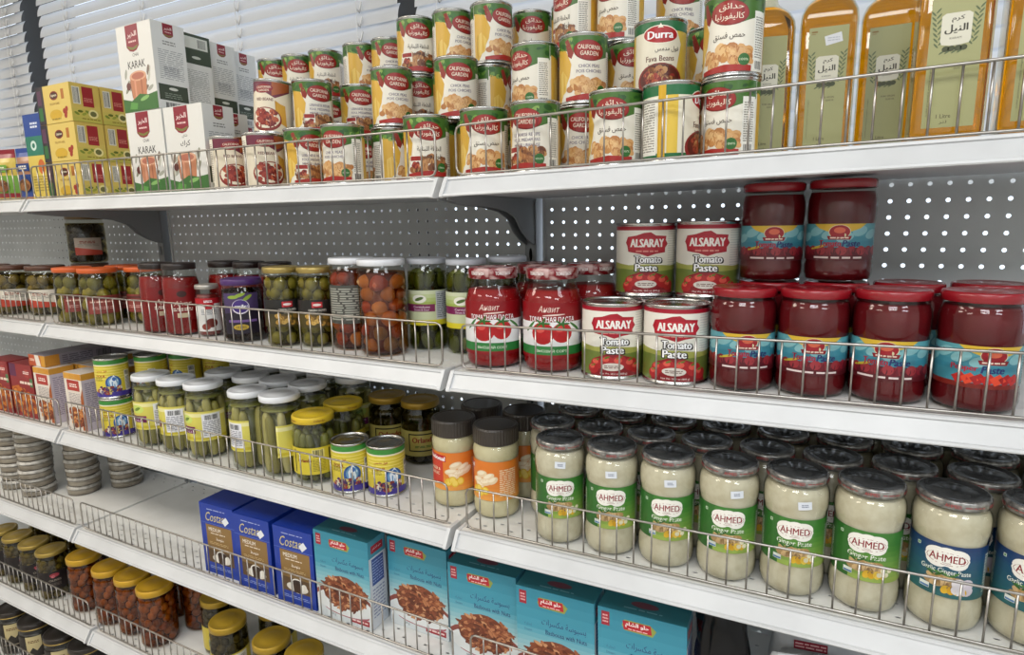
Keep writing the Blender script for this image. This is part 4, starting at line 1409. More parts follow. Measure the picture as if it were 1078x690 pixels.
# ---- olive oil bottle: square section, rounded shoulders
def rounded_square(a, r, n=6):
    pts = []
    for q in range(4):
        cx, cy = ((a - r), (a - r)) if q == 0 else (-(a - r), (a - r)) if q == 1 else (-(a - r), -(a - r)) if q == 2 else ((a - r), -(a - r))
        for k in range(n):
            t = PI / 2 * q + PI / 2 * k / (n - 1)
            pts.append((cx + r * math.cos(t), cy + r * math.sin(t)))
    return pts
def mk_oil():
    t = thing('olive_oil_bottle', 'bottle')
    A = .0345
    secs = [(A - .006, .006, .0008), (A - .001, .007, .004), (A, .008, .010), (A, .008, .178), (A - .001, .009, .188), (A - .005, .014, .200), (A - .012, .0220, .210), (A - .019, .0154, .217), (.0140, .0139, .223), (.0138, .0137, .262)]
    def loft(ins, z1=None):
        vs, fs = [], []
        k = 24
        S = [s for s in secs if z1 is None or s[2] <= z1]
        for a, r, z in S:
            for x, y in rounded_square(a - ins, max(.002, min(r - ins * .5, a - ins - .0001))):
                vs.append((x, y, z + (ins if z < .002 else 0)))
        for j in range(len(S) - 1):
            for i in range(k):
                fs.append((j * k + i, j * k + (i + 1) % k, (j + 1) * k + (i + 1) % k, (j + 1) * k + i))
        fs.append(tuple(range(k - 1, -1, -1)))
        if z1 is not None:
            fs.append(tuple(range((len(S) - 1) * k, len(S) * k)))
        return vs, fs
    MB().add(*loft(0), thin_glass('bottle_glass', '#f2efdc'), True).build('glass_bottle', t)
    MB().add(*loft(.0018, .2105), OIL, True).build('oil', t)
    cp = MB()
    cp.lathe([(.0150, .236), (.0152, .238), (.0152, .266), (.0140, .2685), (.0002, .2685)], M('#9c8a3a', .3, .6), 32)
    cp.build('cap', t)
    c = Canvas()
    w = .0235
    v0, v1 = .014, .168
    c.rect(-w, v0, w, v1, '#a3a270', 0)
    def leaf(u, v, a):
        c.ell(u, v, .0034, .0009, '#5c6844', 1, a, 9)
    for sgn in (-1, 1):
        for i in range(7):
            x = sgn * (.0150 + .0007 * i)
            leaf(x - .0020, .100 + i * .0055, PI / 2 + .7)
            leaf(x + .0022, .1025 + i * .0055, PI / 2 - .7)
    c.poly([(-.0120, .1000), (-.0135, .1035), (-.0135, .1290), (-.0100, .1315), (.0100, .1315), (.0135, .1290), (.0135, .1035), (.0120, .1000), (.004, .0985), (-.004, .0985)], '#d9d5c2', 1.3)
    c.text(arabic('كرم'), .001, .1250, .0065, '#4a4436', 1.6, .03, .011)
    c.text(arabic('النيل'), .000, .1150, .0095, '#3c3629', 1.6, .03, .020)
    c.text('KARAM', 0, .1060, .0022, '#6a6452', 1.6, .01)
    for u in (-.008, -.003, .003, .008):
        c.ell(u, .0955, .0034, .0030, '#454a2c', 1.7, .3, 10)
        leaf(u - .003, .0925, .6)
    c.text('PURE VIRGIN', .003, .079, .0022, '#5a563a', 1, .01, .016)
    c.text('OLIVE OIL', .006, .075, .0022, '#5a563a', 1, .01, .010)
    c.text('cold pressed extra virgin', -.0195, .052, .0018, '#5a563a', 1, .0, .050, PI / 2)
    c.text('1 Litre', -.004, .026, .0042, '#4f4a30', 1, .01, .013)
    c.text(arabic('لتر'), -.004, .0195, .0040, '#4f4a30', 1, .01, .007)
    c.rect(-w + .003, v1 - .0065, -w + .010, v1 - .0045, '#8a6a2c', 1)
    c.rect(-w + .003, v1 - .0085, -w + .008, v1 - .0078, '#8a6a2c', 1)
    c.build('label', t, None, face_mat('front', A), rough=.4)
    return t
def mk_oil_sticker():
    t = mk_oil()
    c = Canvas()
    a = .2
    c.poly([(u * math.cos(a) - v * math.sin(a) + .006, u * math.sin(a) + v * math.cos(a) + .152) for u, v in ((-.010, -.006), (.010, -.006), (.010, .006), (-.010, .006))], '#dfe0e4', 2)
    c.lines(-.001, .149, .013, .155, 2, '#b9bcc6', 3, .4)
    c.build('price_sticker', t, None, face_mat('front', .0345), rough=.5)
    return t

# ---- cartons
def carton(name, w, d, h, col, fronts, sides=None, top=None, extra=None, bev=.0006, rough=.42, cat='box'):
    """printed card box: body with tucked flap seams, prints on its faces"""
    t = thing(name, cat)
    b = MB()
    b.box(-w / 2, w / 2, -d / 2, d / 2, 0, h, M(col, rough), bev)
    b.build('carton', t)
    lid = MB().box(-w / 2 + .0008, w / 2 - .0008, -d / 2 + .0015, d / 2 - .0008, h - .0002, h + .0006, M(col, rough), .0002)
    lid.build('top_flap', t)
    for nm, fn, mat4, cl in (('front_print', fronts, face_mat('front', d / 2), (-w / 2, 0, w / 2, h)), ('side_print', sides, face_mat('side', w / 2), (-d / 2, 0, d / 2, h)),
                             ('top_print', top, face_mat('top', h + .0006), (-w / 2, -d / 2, w / 2, d / 2))):
        if fn:
            c = Canvas()
            fn(c)
            c.build(nm, t, None, mat4, rough, clip=cl)
    if extra:
        extra(t)
    return t

def mk_tea():
    w, d, h = .140, .064, .085
    def front(c):
        c.rect(-w / 2, 0, w / 2, h, '#dcc168', 0)
        c.grad(-w / 2, 0, -w / 2 + .030, h, '#2c2428', '#3a3038', 2, False, .2)
        c.rect(-w / 2 + .004, h * .1, -w / 2 + .020, h * .45, '#2f6a34', .4)
        c.rect(-w / 2 + .004, h * .52, -w / 2 + .020, h * .9, '#5a3550', .4)
        c.ell(.004, h - .024, .017, .010, '#8a2a24', .5)
        c.ell(.004, h - .024, .014, .0075, '#4a2a1c', .6)
        c.text('Lipton', .004, h - .024, .0070, '#f2e8cc', .9, .03, .022)
        c.text('YELLOW LABEL', .004, h - .042, .0048, '#9a6a20', .9, .02, .042)
        c.ell(.004, .018, .026, .012, '#d0a830', .4)
        c.rect(.034, h - .034, .046, h - .012, '#b5702c', .5)
        for u, v in ((.040, .024), (.046, .020), (.050, .028), (.044, .014)):
            c.ell(u, v, .006, .006, '#a03424', .7 + u)
        c.lines(-.014, .006, .024, .012, 1, '#8f7a24', .8)
    def side(c):
        c.rect(-d / 2, 0, d / 2, h, '#d3b75c', 0)
        c.grad(-d / 2, 0, d / 2, h * .45, '#bdb552', '#d8be62', 4, True, .1)
        c.rect(-d / 2 + .005, h - .046, -d / 2 + .021, h - .008, '#e0ddd0', .4)
        c.bars(-d / 2 + .0065, h - .044, -d / 2 + .0195, h - .010, 9, '#2b2b35', .6)
        c.rect(-d / 2 + .026, h - .050, -d / 2 + .050, h - .006, '#9c242a', .4)
        c.lines(-d / 2 + .029, h - .040, -d / 2 + .047, h - .030, 3, '#d98a7c', .6)
        for i in range(5):
            c.ell(-d / 2 + .010 + i * .008, .018 + .005 * (i % 2), .006, .003, ['#7a8a2c', '#5f6a20', '#9aa03a'][i % 3], .5 + i * .02, .5 * (i % 3 - 1), 10)
        c.ell(-d / 2 + .046, .020, .011, .010, '#e9dc9a', .7)
        c.ell(-d / 2 + .046, .020, .007, .006, '#6a6a3a', .8)
        c.lines(-d / 2 + .02, .005, d / 2 - .004, .010, 1, '#8f7a24', .8)
    return carton('tea_carton', w, d, h, '#dcbc48', front, side)

def mk_karak(arab=False, dark=False):
    w, d, h = .120, .072, .172
    def front(c):
        c.rect(-w / 2, 0, w / 2, h, '#e4e2dc', 0)
        tagc(c, -.006, h, 1.2)
        if arab:
            c.text(arabic('كرك'), 0, h - .075, .014, '#3a3632', .8, .02, .030)
            c.text(arabic('شاي'), 0, h - .060, .008, '#3a3632', .8, .01, .016)
        else:
            c.text('CHAI', 0, h - .060, .0065, '#3a3632', .8, .01, .020)
            c.text('KARAK', 0, h - .079, .0150, '#3a3632', .8, .012, .060)
        cup(c)
    def tagc(c, u, v, k):
        c.poly([(u - .018 * k, v - .001), (u - .018 * k, v - .036 * k), (u - .010 * k, v - .043 * k), (u, v - .045 * k), (u + .010 * k, v - .043 * k), (u + .018 * k, v - .036 * k), (u + .018 * k, v - .001)], '#8c1f30', .6)
        c.poly([(u - .017 * k, v - .034 * k), (u - .010 * k, v - .040 * k), (u, v - .042 * k), (u + .010 * k, v - .040 * k), (u + .017 * k, v - .034 * k), (u, v - .038 * k)], '#7a7a3a', .8)
        c.text(arabic('الخير'), u, v - .017 * k, .011 * k, '#f2dcd8', 1, .03, .026 * k)
        c.lines(u - .011 * k, v - .030 * k, u + .011 * k, v - .026 * k, 1, '#e9c4c0', 1, .7)
    def cup(c):
        for i in range(14):
            c.ell(rnd.choice((-1, 1)) * rnd.uniform(.022, .042), rnd.uniform(.040, .078), .011, .004, ['#a9a99c', '#8f8f7c', '#c4c2b4', '#7c6a5c'][i % 4], .4 + i * .01, rnd.uniform(.4, 1.8), 9)
        c.ell(-.036, .052, .008, .008, '#6a3a34', .6)
        c.poly([(-.026, .028), (-.030, .062), (-.024, .064), (-.020, .028)], '#8c5a44', .7)
        c.poly([(-.024, .022), (-.029, .070), (.029, .070), (.024, .022)], '#c4825f', .8)
        c.ell(0, .070, .029, .010, '#dcaa8a', .9)
        c.ell(0, .070, .022, .007, '#b8705a', 1)
        c.rect(-.015, .024, -.009, .064, '#d99a7c', 1)
        c.rect(.008, .024, .012, .062, '#a8664a', 1)
        c.poly([(-w / 2, .0), (-w / 2, .028), (-.030, .022), (.0, .034), (.030, .030), (w / 2, .034), (w / 2, 0)], '#3f6f34', 1.1)
        c.poly([(-.040, .006), (-.034, .020), (-.010, .016), (-.014, .004)], '#5f9a4a', 1.2)
        c.ell(.016, .024, .016, .004, '#8ab86a', 1.3, .2)
    def side(c):
        c.rect(-d / 2, 0, d / 2, h, '#dfe0de', 0)
        if dark:
            c.rect(-d / 2, h - .062, d / 2, h, '#34422f', .3)
            c.rect(-d / 2 + .006, h - .030, d / 2 - .006, h - .006, '#d9dcd4', .5)
            c.bars(.006, h - .027, .026, h - .009, 12, '#333333', .8)
            c.ell(0, h - .048, .011, .003, '#c9cec4', .6)
            c.rect(-d / 2, 0, d / 2, .014, '#34422f', .3)
            c.lines(-d / 2 + .010, .030, d / 2 - .010, h - .074, 18, '#a3a6a6', .6, .35)
            c.rect(-.018, .060, .020, .084, '#d2d4d2', .5)
        else:
            tagc(c, .0, h, .62)
            c.lines(-.014, h - .044, .014, h - .034, 2, '#8c8c8a', .6, .5)
            c.lines(-d / 2 + .010, .060, d / 2 - .008, h - .052, 15, '#9ea1a3', .6, .35)
            c.rect(-.018, .066, .018, .088, '#d0d1d2', .5)
            c.lines(-.016, .068, .016, .086, 5, '#8f9294', .8, .4)
            c.rect(-d / 2 + .004, .018, d / 2 - .004, .050, '#3c473a', .4)
            c.ell(.0, .042, .010, .003, '#d9dcd4', .6)
            c.lines(-.020, .022, .018, .034, 3, '#8a9488', .6, .4)
            c.bars(-.020, .003, .012, .014, 14, '#3a3a3a', .6)
    return carton('karak_tea_carton', w, d, h, '#dddcd6' if not dark else '#3a4a34', front, side)

def mk_costa():
    w, d, h = .108, .082, .172
    def front(c):
        c.rect(-w / 2, 0, w / 2, h, '#16389a', 0)
        c.text('Costas', -.006, h - .030, .022, '#cdbf7a', .6, .0, .060, .03, .35)
        c.lines(-.030, h - .014, .028, h - .0115, 1, '#a9b4d8', .6, .7)
        c.rect(-w / 2, h - .0475, w / 2, h - .0468, '#6a83c8', .4)
        c.rect(-.038, .052, w / 2 - .010, h - .050, '#8a6a3a', .4)
        c.text('MEDIUM', -.010, h - .061, .0090, '#f2e9dc', .8, .012, .038)
        c.lines(-.024, h - .072, .022, h - .069, 1, '#e9dcc8', .8, .7)
        c.text(arabic('متوسط'), .004, h - .083, .010, '#f2e9dc', .8, .02, .024)
        c.lines(-.030, h - .098, .030, h - .091, 2, '#c4a878', .8, .45)
        c.rect(-.038, .028, w / 2 - .010, .060, '#5a4228', .5)
        c.ell(.004, .040, .030, .011, '#d9d3c8', .8)
        c.ell(.004, .044, .018, .017, '#efeae2', 1)
        c.ell(.024, .044, .007, .008, '#e2dcd2', .9)
        c.ell(.006, .052, .014, .006, '#2e1a10', 1.2)
        c.poly([(-.006, .028), (-.008, .052), (.016, .052), (.014, .028)], '#3a2416', 1.15)
        c.lines(-.036, .012, .036, .020, 2, '#8f9fd4', .6, .4)
    def side(c):
        c.rect(-d / 2, 0, d / 2, h, '#12318c', 0)
        c.lines(-.03, .03, .03, h - .05, 12, '#5a72b8', .5, .3)
    def extra(t):
        c = Canvas()
        a = .7
        c.poly([(u * math.cos(a) - v * math.sin(a) + .028, u * math.sin(a) + v * math.cos(a) + h - .034) for u, v in ((-.009, -.007), (.009, -.007), (.009, .007), (-.009, .007))], '#e4e6ea', 2)
        c.build('price_sticker', t, None, face_mat('front', d / 2))
    def top(c):
        c.rect(-w / 2, -d / 2, w / 2, d / 2, '#143493', 0)
    return carton('coffee_carton', w, d, h, '#14358f', front, side, top, extra, rough=.35)

def mk_basbousa():
    w, d, h = .138, .052, .188
    def food(c, u0, v0):
        c.ell(u0, v0 - .004, .056, .030, '#6b3520', 1.2)
        c.ell(u0, v0 + .004, .046, .033, '#7c4029', 1.25)
        for i in range(230):
            a = rnd.uniform(0, 2 * PI); r = math.sqrt(rnd.random())
            c.ell(u0 + .056 * r * math.cos(a), v0 + .036 * r * math.sin(a) + .003 * math.cos(a * 2), rnd.uniform(.004, .009), rnd.uniform(.0018, .0035), rnd.choice(['#7a3f26', '#9c5a38', '#b87850', '#5f2d1c', '#c89268', '#8a4a30', '#6f3622']), 1.4 + i * .004, rnd.uniform(-1, 1), 8)
    def front(c):
        c.grad(-w / 2, 0, w / 2, h, '#d4dadc', '#d4dadc', 1, True, 0)
        c.grad(-w / 2, h * .34, w / 2, h * .62, '#b9d0d0', '#4f9cb0', 6, True, .1)
        c.grad(-w / 2, h * .62, w / 2, h, '#4698ae', '#2f8298', 4, True, .1)
        c.rect(-w / 2 + .006, h - .030, -w / 2 + .019, h - .006, '#9c2032', .5)
        c.lines(-w / 2 + .008, h - .026, -w / 2 + .017, h - .010, 3, '#e0a8a8', .7, .5)
        c.poly([(-.026, h - .030), (-.030, h - .022), (-.026, h - .012), (.014, h - .012), (.024, h - .020), (.018, h - .031)], '#8f9a4a', .5)
        c.poly([(-.027, h - .029), (-.029, h - .014), (.015, h - .013), (.017, h - .028)], '#b3232f', .7)
        c.text(arabic('حلو الشام'), -.006, h - .0195, .010, '#f6e8e4', 1, .03, .036)
        c.lines(-.020, h - .0275, .010, h - .0255, 1, '#f0c8c4', 1, .7)
        c.text(arabic('بسبوسة مكسرات'), .016, h - .056, .0150, '#2b4f78', 1, .012, .078)
        c.text('Basbousa with Nuts', .020, h - .073, .0085, '#24456e', 1, .02, .072)
        c.text(arabic('تحلية'), -.048, h - .066, .006, '#3a6484', 1, 0, .014)
        c.text('Dessert', -.048, h - .076, .0042, '#3a6484', 1, 0, .014)
        c.ell(.0, .046, .076, .030, '#8c4a42', .8)
        c.ell(.002, .040, .074, .026, '#dfe2e2', .9)
        c.ell(.0, .051, .050, .020, '#b5bcc0', 1)
        food(c, .004, .064)
        c.ell(.006, .024, .058, .012, '#a8606a', .75)
        c.text('500 g', -.030, .010, .006, '#5a6a74', 1, .01)
        c.rect(.016, .006, w / 2 - .006, .018, '#a02430', .7)
        c.lines(.020, .009, w / 2 - .010, .015, 1, '#f0d0cc', .9, .6)
    def side(c):
        c.rect(-d / 2, 0, d / 2, h, '#d9dce2', 0)
        c.rect(-d / 2, h - .036, d / 2, h, '#4f98ac', .2)
        c.poly([(-.018, h - .028), (-.018, h - .012), (.018, h - .012), (.018, h - .028)], '#b3232f', .5)
        c.text(arabic('حلو الشام'), 0, h - .020, .007, '#f6e8e4', .8, .02, .026)
        c.rect(-.018, h - .096, .018, h - .040, '#3a4f94', .4)
        c.lines(-.016, h - .092, .016, h - .044, 8, '#a9b4dc', .6, .4)
        c.lines(-.018, .020, .018, h - .102, 9, '#8c93b4', .6, .4)
    def top(c):
        c.rect(-w / 2, -d / 2, w / 2, d / 2, '#2c6a74', 0)
        c.ell(0, 0, .022, .008, '#6a3a44', .5)
        c.lines(-.03, -.016, .03, -.011, 1, '#6fa0a8', .6)
    return carton('basbousa_carton', w, d, h, '#3f8fa5', front, side, top, rough=.3)

def mk_mixbox(kind):
    def make():
        if kind == 'white':
            w, d, h = .078, .060, .150
            def front(c):
                c.rect(-w / 2, 0, w / 2, h, '#e2d8cc', 0)
                c.grad(-w / 2, h - .016, w / 2, h, '#d8a040', '#c98a2c', 3, False, .2)
                c.rect(-w / 2 + .012, h - .046, w / 2 - .012, h - .018, '#b03a30', .4)
                c.lines(0 - (.040) * .42, h - .032 - (.011) / 2, 0 + (.040) * .42, h - .032 + (.011) / 2, 2, '#f3e2d8', .8, .6)
                c.lines(-w / 2 + .014, .070, w / 2 - .014, h - .052, 7, '#9a8f94', .6, .45)
                c.pile(-w / 2 + .004, .002, w / 2 - .002, .060, 60, .008, ['#a8552c', '#c4783c', '#8a3f20', '#d89a5c', '#70301a'], .6)
                c.poly([(w / 2 - .020, 0), (w / 2 - .012, h * .6), (w / 2, h * .75), (w / 2, 0)], '#a85a2c', .5)
            def side(c):
                c.rect(-d / 2, 0, d / 2, h, '#c9c0cc', 0)
                c.rect(-d / 2, h - .016, d / 2, h, '#d0983a', .2)
                c.lines(-d / 2 + .006, .02, d / 2 - .006, h - .024, 20, '#8f879c', .5, .45)
            return carton('spice_mix_carton', w, d, h, '#d9cfc4', front, side)
        if kind == 'red':
            w, d, h = .115, .062, .150
            def front(c):
                c.rect(-w / 2, 0, w / 2, h, '#8f2a2c', 0)
                c.rect(-w / 2, h - .036, -w / 2 + .034, h, '#5f2448', .3)
                c.rect(.020, h - .034, w / 2 - .018, h - .012, '#a83a34', .4)
                c.lines(.028 - (.036) * .42, h - .022 - (.009) / 2, .028 + (.036) * .42, h - .022 + (.009) / 2, 2, '#f0d8d0', .8, .6)
                c.lines(-.010, h - .056, w / 2 - .006, h - .046, 1, '#f0d8c8', .6, .7)
                c.poly([(-w / 2, .02), (-w / 2, .082), (-.020, .090), (.016, .060), (w / 2, .052), (w / 2, .02)], '#c46a24', .4)
                c.pile(-w / 2, .0, w / 2, .084, 70, .010, ['#c8702a', '#a84a20', '#de9440', '#8a3418', '#6f2414'], .6)
                c.rect(w / 2 - .016, h - .060, w / 2 - .002, h - .036, '#4a7a4a', .5)
            return carton('biryani_mix_carton', w, d, h, '#842628', front, None)
        w, d, h = .080, .265, .030
        def front(c):
            c.rect(-w / 2, 0, w / 2, h, '#c4682c', 0)
            c.rect(-w / 2, .002, -w / 2 + .034, h - .002, '#b8502a', .3)
            c.lines(-w / 2 + .017 - (.026) * .42, .016 - (.007) / 2, -w / 2 + .017 + (.026) * .42, .016 + (.007) / 2, 2, '#f2dcc4', .7, .6)
            c.poly([(-w / 2 + .036, 0), (-w / 2 + .058, 0), (-w / 2 + .050, h), (-w / 2 + .030, h)], '#e6ddd2', .5)
            c.rect(w / 2 - .020, .0, w / 2, h, '#d0952e', .4)
        def side(c):
            c.rect(-d / 2, 0, d / 2, h, '#8d8790', 0)
            c.rect(-d / 2, 0, -d / 2 + .035, h, '#c98a34', .2)
            c.lines(-d / 2 + .042, .004, -d / 2 + .12, h - .004, 4, '#5f5a68', .4)
            c.bars(-d / 2 + .13, .005, -d / 2 + .17, h - .005, 12, '#4a4650', .4)
        return carton('flat_carton', w, d, h, '#8d8790', front, side)
    return make

def mk_packet(c1, c2, c3, w=.095, h=.165):
    def make():
        t = thing('spice_packet', 'packet')
        d = .028
        mb = MB()
        n, m = 10, 12
        vs, fs = [], []
        for sgn in (-1, 1):
            for j in range(m + 1):
                for i in range(n + 1):
                    u, v = i / n, j / m
                    th = d / 2 * (math.sin(PI * u) ** .5) * (math.sin(PI * min(1, v * 1.0 + .12) ** 1.2) ** .6 if v < .95 else .02) + .0006
                    vs.append(((u - .5) * w, sgn * th, v * h))
        k = (n + 1) * (m + 1)
        for s in (0, 1):
            for j in range(m):
                for i in range(n):
                    q = s * k + j * (n + 1) + i
                    fs.append((q, q + 1, q + n + 2, q + n + 1) if s == 0 else (q + n + 1, q + n + 2, q + 1, q))
        cols = [c1, c1, c3, c3, c3, c3, c2, c2, c2, c2, c1, c1]
        for j in range(m):
            mb2 = [f for q, f in enumerate(fs) if (q % (n * m)) // n == j]
            base = len(mb.v)
            used = sorted({x for f in mb2 for x in f})
            mp = {x: i for i, x in enumerate(used)}
            mb.add([vs[x] for x in used], [[mp[x] for x in f] for f in mb2], M(cols[m - 1 - j] if j else c3, .3), True)
        mb.build('pouch', t)
        c = Canvas()
        c.rect(-w * .3, h * .56, w * .3, h * .70, c2, 0)
        c.lines(0 - (w * .42) * .42, h * .63 - (.011) / 2, 0 + (w * .42) * .42, h * .63 + (.011) / 2, 2, '#f0e8d8', .6, .6)
        c.ell(0, h * .30, w * .26, h * .12, '#8a5a34', .3)
        c.pile(-w * .25, h * .2, w * .25, h * .4, 20, .008, ['#7c4a2c', '#a06a3c', '#5f3a20'], .5)
        c.build('print', t, None, face_mat('front', d / 2 + .0005), .35)
        return t
    return make

def mk_tallbox():
    w, d, h = .085, .06, .205
    def front(c):
        c.rect(-w / 2, 0, w / 2, h, '#d9c05a', 0)
        c.rect(-w / 2, h - .052, w / 2, h, '#2a4a94', .2)
        c.rect(-w / 2, h - .098, w / 2, h - .052, '#2f7a64', .3)
        c.ell(-.012, h - .074, .012, .012, '#cfe2d8', .5)
        c.ell(-.012, h - .074, .006, .006, '#2f7a64', .6)
        c.ell(.010, h - .125, .014, .018, '#c8662a', .5)
        c.lines(-.03, .02, .03, .06, 6, '#a8903a', .5)
        c.lines(0 - (.036) * .42, h - .026 - (.016) / 2, 0 + (.036) * .42, h - .026 + (.016) / 2, 2, '#dfe6f4', .6, .6)
    def side(c):
        c.rect(-d / 2, 0, d / 2, h, '#cdb452', 0)
        c.rect(-d / 2, h - .098, d / 2, h, '#c3c9d4', .2)
        c.lines(-.02, .03, .02, h - .11, 10, '#9a863a', .4)
    return carton('tall_tea_carton', w, d, h, '#d0b850', front, side)

# ---- round clear tubs stacked on the fourth shelf
TUBC = noisy('pale_bread', '#a79f92', '#c9c2b6', 40, .6)
def mk_tub():
    t = thing('clear_tub', 'tub')
    R, H = .0435, .0275
    MB().lathe([(.0002, .0018), (R - .003, .0018), (R - .0016, .003), (R - .0014, H * .60), (.0002, H * .66)], TUBC, 32).build('contents', t)
    MB().lathe([(.0002, .0006), (R - .0012, .0006), (R - .0003, .0012), (R - .0006, H * .35), (R - .0002, H * .70), (R, H * .72)], thin_glass('clear_plastic', '#e0ddd8', 1.5, .18), 32).build('bowl', t)
    MB().lathe([(R - .0005, H * .68), (R + .0009, H * .70), (R + .0009, H * .80), (R - .0004, H * .82), (R - .0006, H * .96), (R - .0022, H), (R - .006, H), (R - .009, H * .96), (.0002, H * .96)], noisy('frosted_lid', '#9a968e', '#d0ccc4', 60, .2, .4), 32).build('lid', t)
    return t

# ---- bags at the right end of the fourth shelf
def bag(name, w, d, h, m, seed, wob=.012, prints=None, peak=.0, full=.35):
    def make():
        t = thing(name, 'bag')
        r = random.Random(seed)
        ph = [r.uniform(0, 6) for _ in range(6)]
        n, k = 36, 16
        vs, fs = [], []
        for j in range(k + 1):
            v = j / k
            fl = (1 - .12 * v ** 3) * (.95 + .05 * math.sin(PI * v))
            th = math.sqrt(max(.004, 1 - ((v - full) / (1.03 - full)) ** 2)) if v > full else 1
            for i in range(n):
                a = 2 * PI * i / n
                ca, sa = math.cos(a), math.sin(a)
                e = .6
                x = w / 2 * fl * (abs(ca) ** e) * (1 if ca > 0 else -1)
                y = d / 2 * th * (abs(sa) ** e) * (1 if sa > 0 else -1)
                q = wob * (math.sin(3 * a + ph[0] + 5 * v) + math.sin(7 * a + ph[1] - 9 * v) * .6 + math.sin(11 * a + 13 * v + ph[2]) * .35) * (.3 + .7 * v)
                vs.append((x + q * ca, y + q * sa * .7, v * h + wob * .8 * math.sin(2 * a + ph[3]) * v + peak * max(0, math.cos(a - 1)) * v))
        for j in range(k):
            for i in range(n):
                fs.append((j * n + i, j * n + (i + 1) % n, (j + 1) * n + (i + 1) % n, (j + 1) * n + i))
        fs.append(tuple(range(n - 1, -1, -1))); fs.append(tuple(range(k * n, k * n + n)))
        MB().add(vs, fs, m, True).build('pouch', t)
        if prints:
            c = Canvas()
            prints(c)
            c.build('print', t, None, face_mat('front', d / 2 + wob * .6), .35)
        return t
    return make
mk_blackbag = bag('black_plastic_bag', .076, .07, .214, M('#0e0e10', .22, 0, 0, .3), 3, .005, None, .02)
def foil_print(c):
    c.rect(-.07, .186, .005, .1905, '#8c2434', 0)
    c.rect(.02, .180, .085, .1845, '#8c2434', 0)
    c.rect(-.085, .150, -.040, .164, '#8c2434', 0)
    c.lines(-.083, .152, -.042, .162, 2, '#d8a8a8', .5)
    for u in (.008, .024):
        for k in range(6):
            c.ell(u - .012 + .004 * math.cos(k), .178 + .004 * math.sin(k), .0035, .0016, '#7c7f82', .4 + k * .02, k * 1.0, 8)
mk_foilbag = bag('silver_packet', .24, .045, .215, noisy('silver_film', '#a9acae', '#c9ccce', 12, .3), 5, .0015, foil_print, 0, .93)
mk_clearbag = bag('white_plastic_packet', .18, .045, .178, noisy('white_film', '#c9cccf', '#e2e4e6', 14, .25), 9, .006)
# ------------------------------------------------------------------ goods on the top shelf
G_CAN = 'cans in the top shelf pyramid'
ROWY = {1: .06, 2: .139, 3: .218, 4: .297}
KNDS = {'c': ('chickpea_can', mk_chick), 'l': ('fava_bean_can', mk_leb), 'd': ('durra_can', mk_durra), 'r': ('red_bean_can', mk_redcan)}
def can(k, x, row, lay, label, extra=0., y=None, tilt=None, dh=0.):
    kind, mk = KNDS[k]
    return put(kind, mk, x, ROWY[row] if y is None else y, 1, label, G_CAN, extra, (lay - 1) * (CANH + .0006) + dh, None, tilt)

ALIKE = 'green topped can buried at the back of the can pyramid'
# front row, standing on the shelf right behind the wire fence, left to right
can('r', -.541, 1, 1, 'red bean can beside the white tea cartons in the front row', 20)
can('r', -.500, 1, 1, 'red bean can with its cream print panel turned to the front', -75, .127)
can('r', -.448, 1, 1, 'red bean can with dark purple top directly under the leaning can', 25)
can('l', -.338, 1, 1, 'fava bean can, front row, right of the purple topped red bean can', 15)
can('c', -.247, 1, 1, 'front row can showing half its oval and a white print panel', -35)
can('c', -.199, 2, 1, 'can turned to its yellow back, in a gap of the front row', -120)
can('l', -.067, 1, 1, 'large looking fava bean can with Arabic lettering, at the bay joint, front row', 180)
can('c', -.091, 2, 1, 'mostly hidden can just behind the fava bean can at the bay joint', -70)
can('c', .043, 1, 1, 'chickpea can with Arabic lettering, first in the right bay front row', 180)
can('l', .132, 1, 1, 'front row fava bean can with its print panel turned right, second in the right bay', -28)
can('c', .177, 2, 1, 'narrow glimpse of a chickpea can between two front row cans of the right bay', -4)
can('c', .258, 1, 1, 'chickpea can with Arabic lettering left of the yellow and white backed can', 165)
can('d', .336, 1, 1, 'can with dark green rim showing its white print panel and yellow stripe', 82)
can('c', .409, 1, 1, 'front row can beside the oil bottles with yellow side showing', 148, .085)
# middle layer
can('c', -.389, 2, 1, ALIKE, 0)
can('l', -.389, 2, 2, 'middle layer fava bean can with chilli and yellow swoosh, right of the leaning can', 16)
can('l', -.338, 3, 2, 'middle layer fava bean can set back between two nearer cans at the left', 0)
can('c', -.193, 2, 2, 'middle layer chickpea can above the can with the yellow back', 10)
can('l', -.191, 3, 2, 'middle layer can with Arabic lettering, left of the bay joint, set back', 180)
can('c', -.054, 2, 2, 'middle layer chickpea can standing over the bay joint', 4)
can('c', -.012, 2, 1, ALIKE, 0)
can('c', -.029, 3, 2, 'middle layer can turned to its plain yellow and print side', -95)
can('c', .096, 2, 1, ALIKE, 0)
can('c', .096, 2, 2, 'middle layer can with half an Arabic oval and pale yellow side', 130)
can('c', .180, 2, 2, 'middle layer chickpea can with English lettering, left of the dark green rimmed bean can', 8)
can('c', .232, 3, 2, 'middle layer can with Arabic oval just left of the dark green rimmed bean can', 178)
can('d', .300, 2, 2, 'fava bean can with dark green rim and red oval in the middle layer', 0)
can('c', .300, 2, 1, ALIKE, 0)
can('c', .361, 3, 2, 'sliver of a chickpea can right of the dark green rimmed bean can', 4)
can('c', .409, 1, 2, 'raised chickpea can with Arabic lettering beside the oil bottles', 165, .088)
can('r', -.474, 1, 2, 'red bean can leaning to the right on top of the front row', -12, .112, (0, 4), .004)
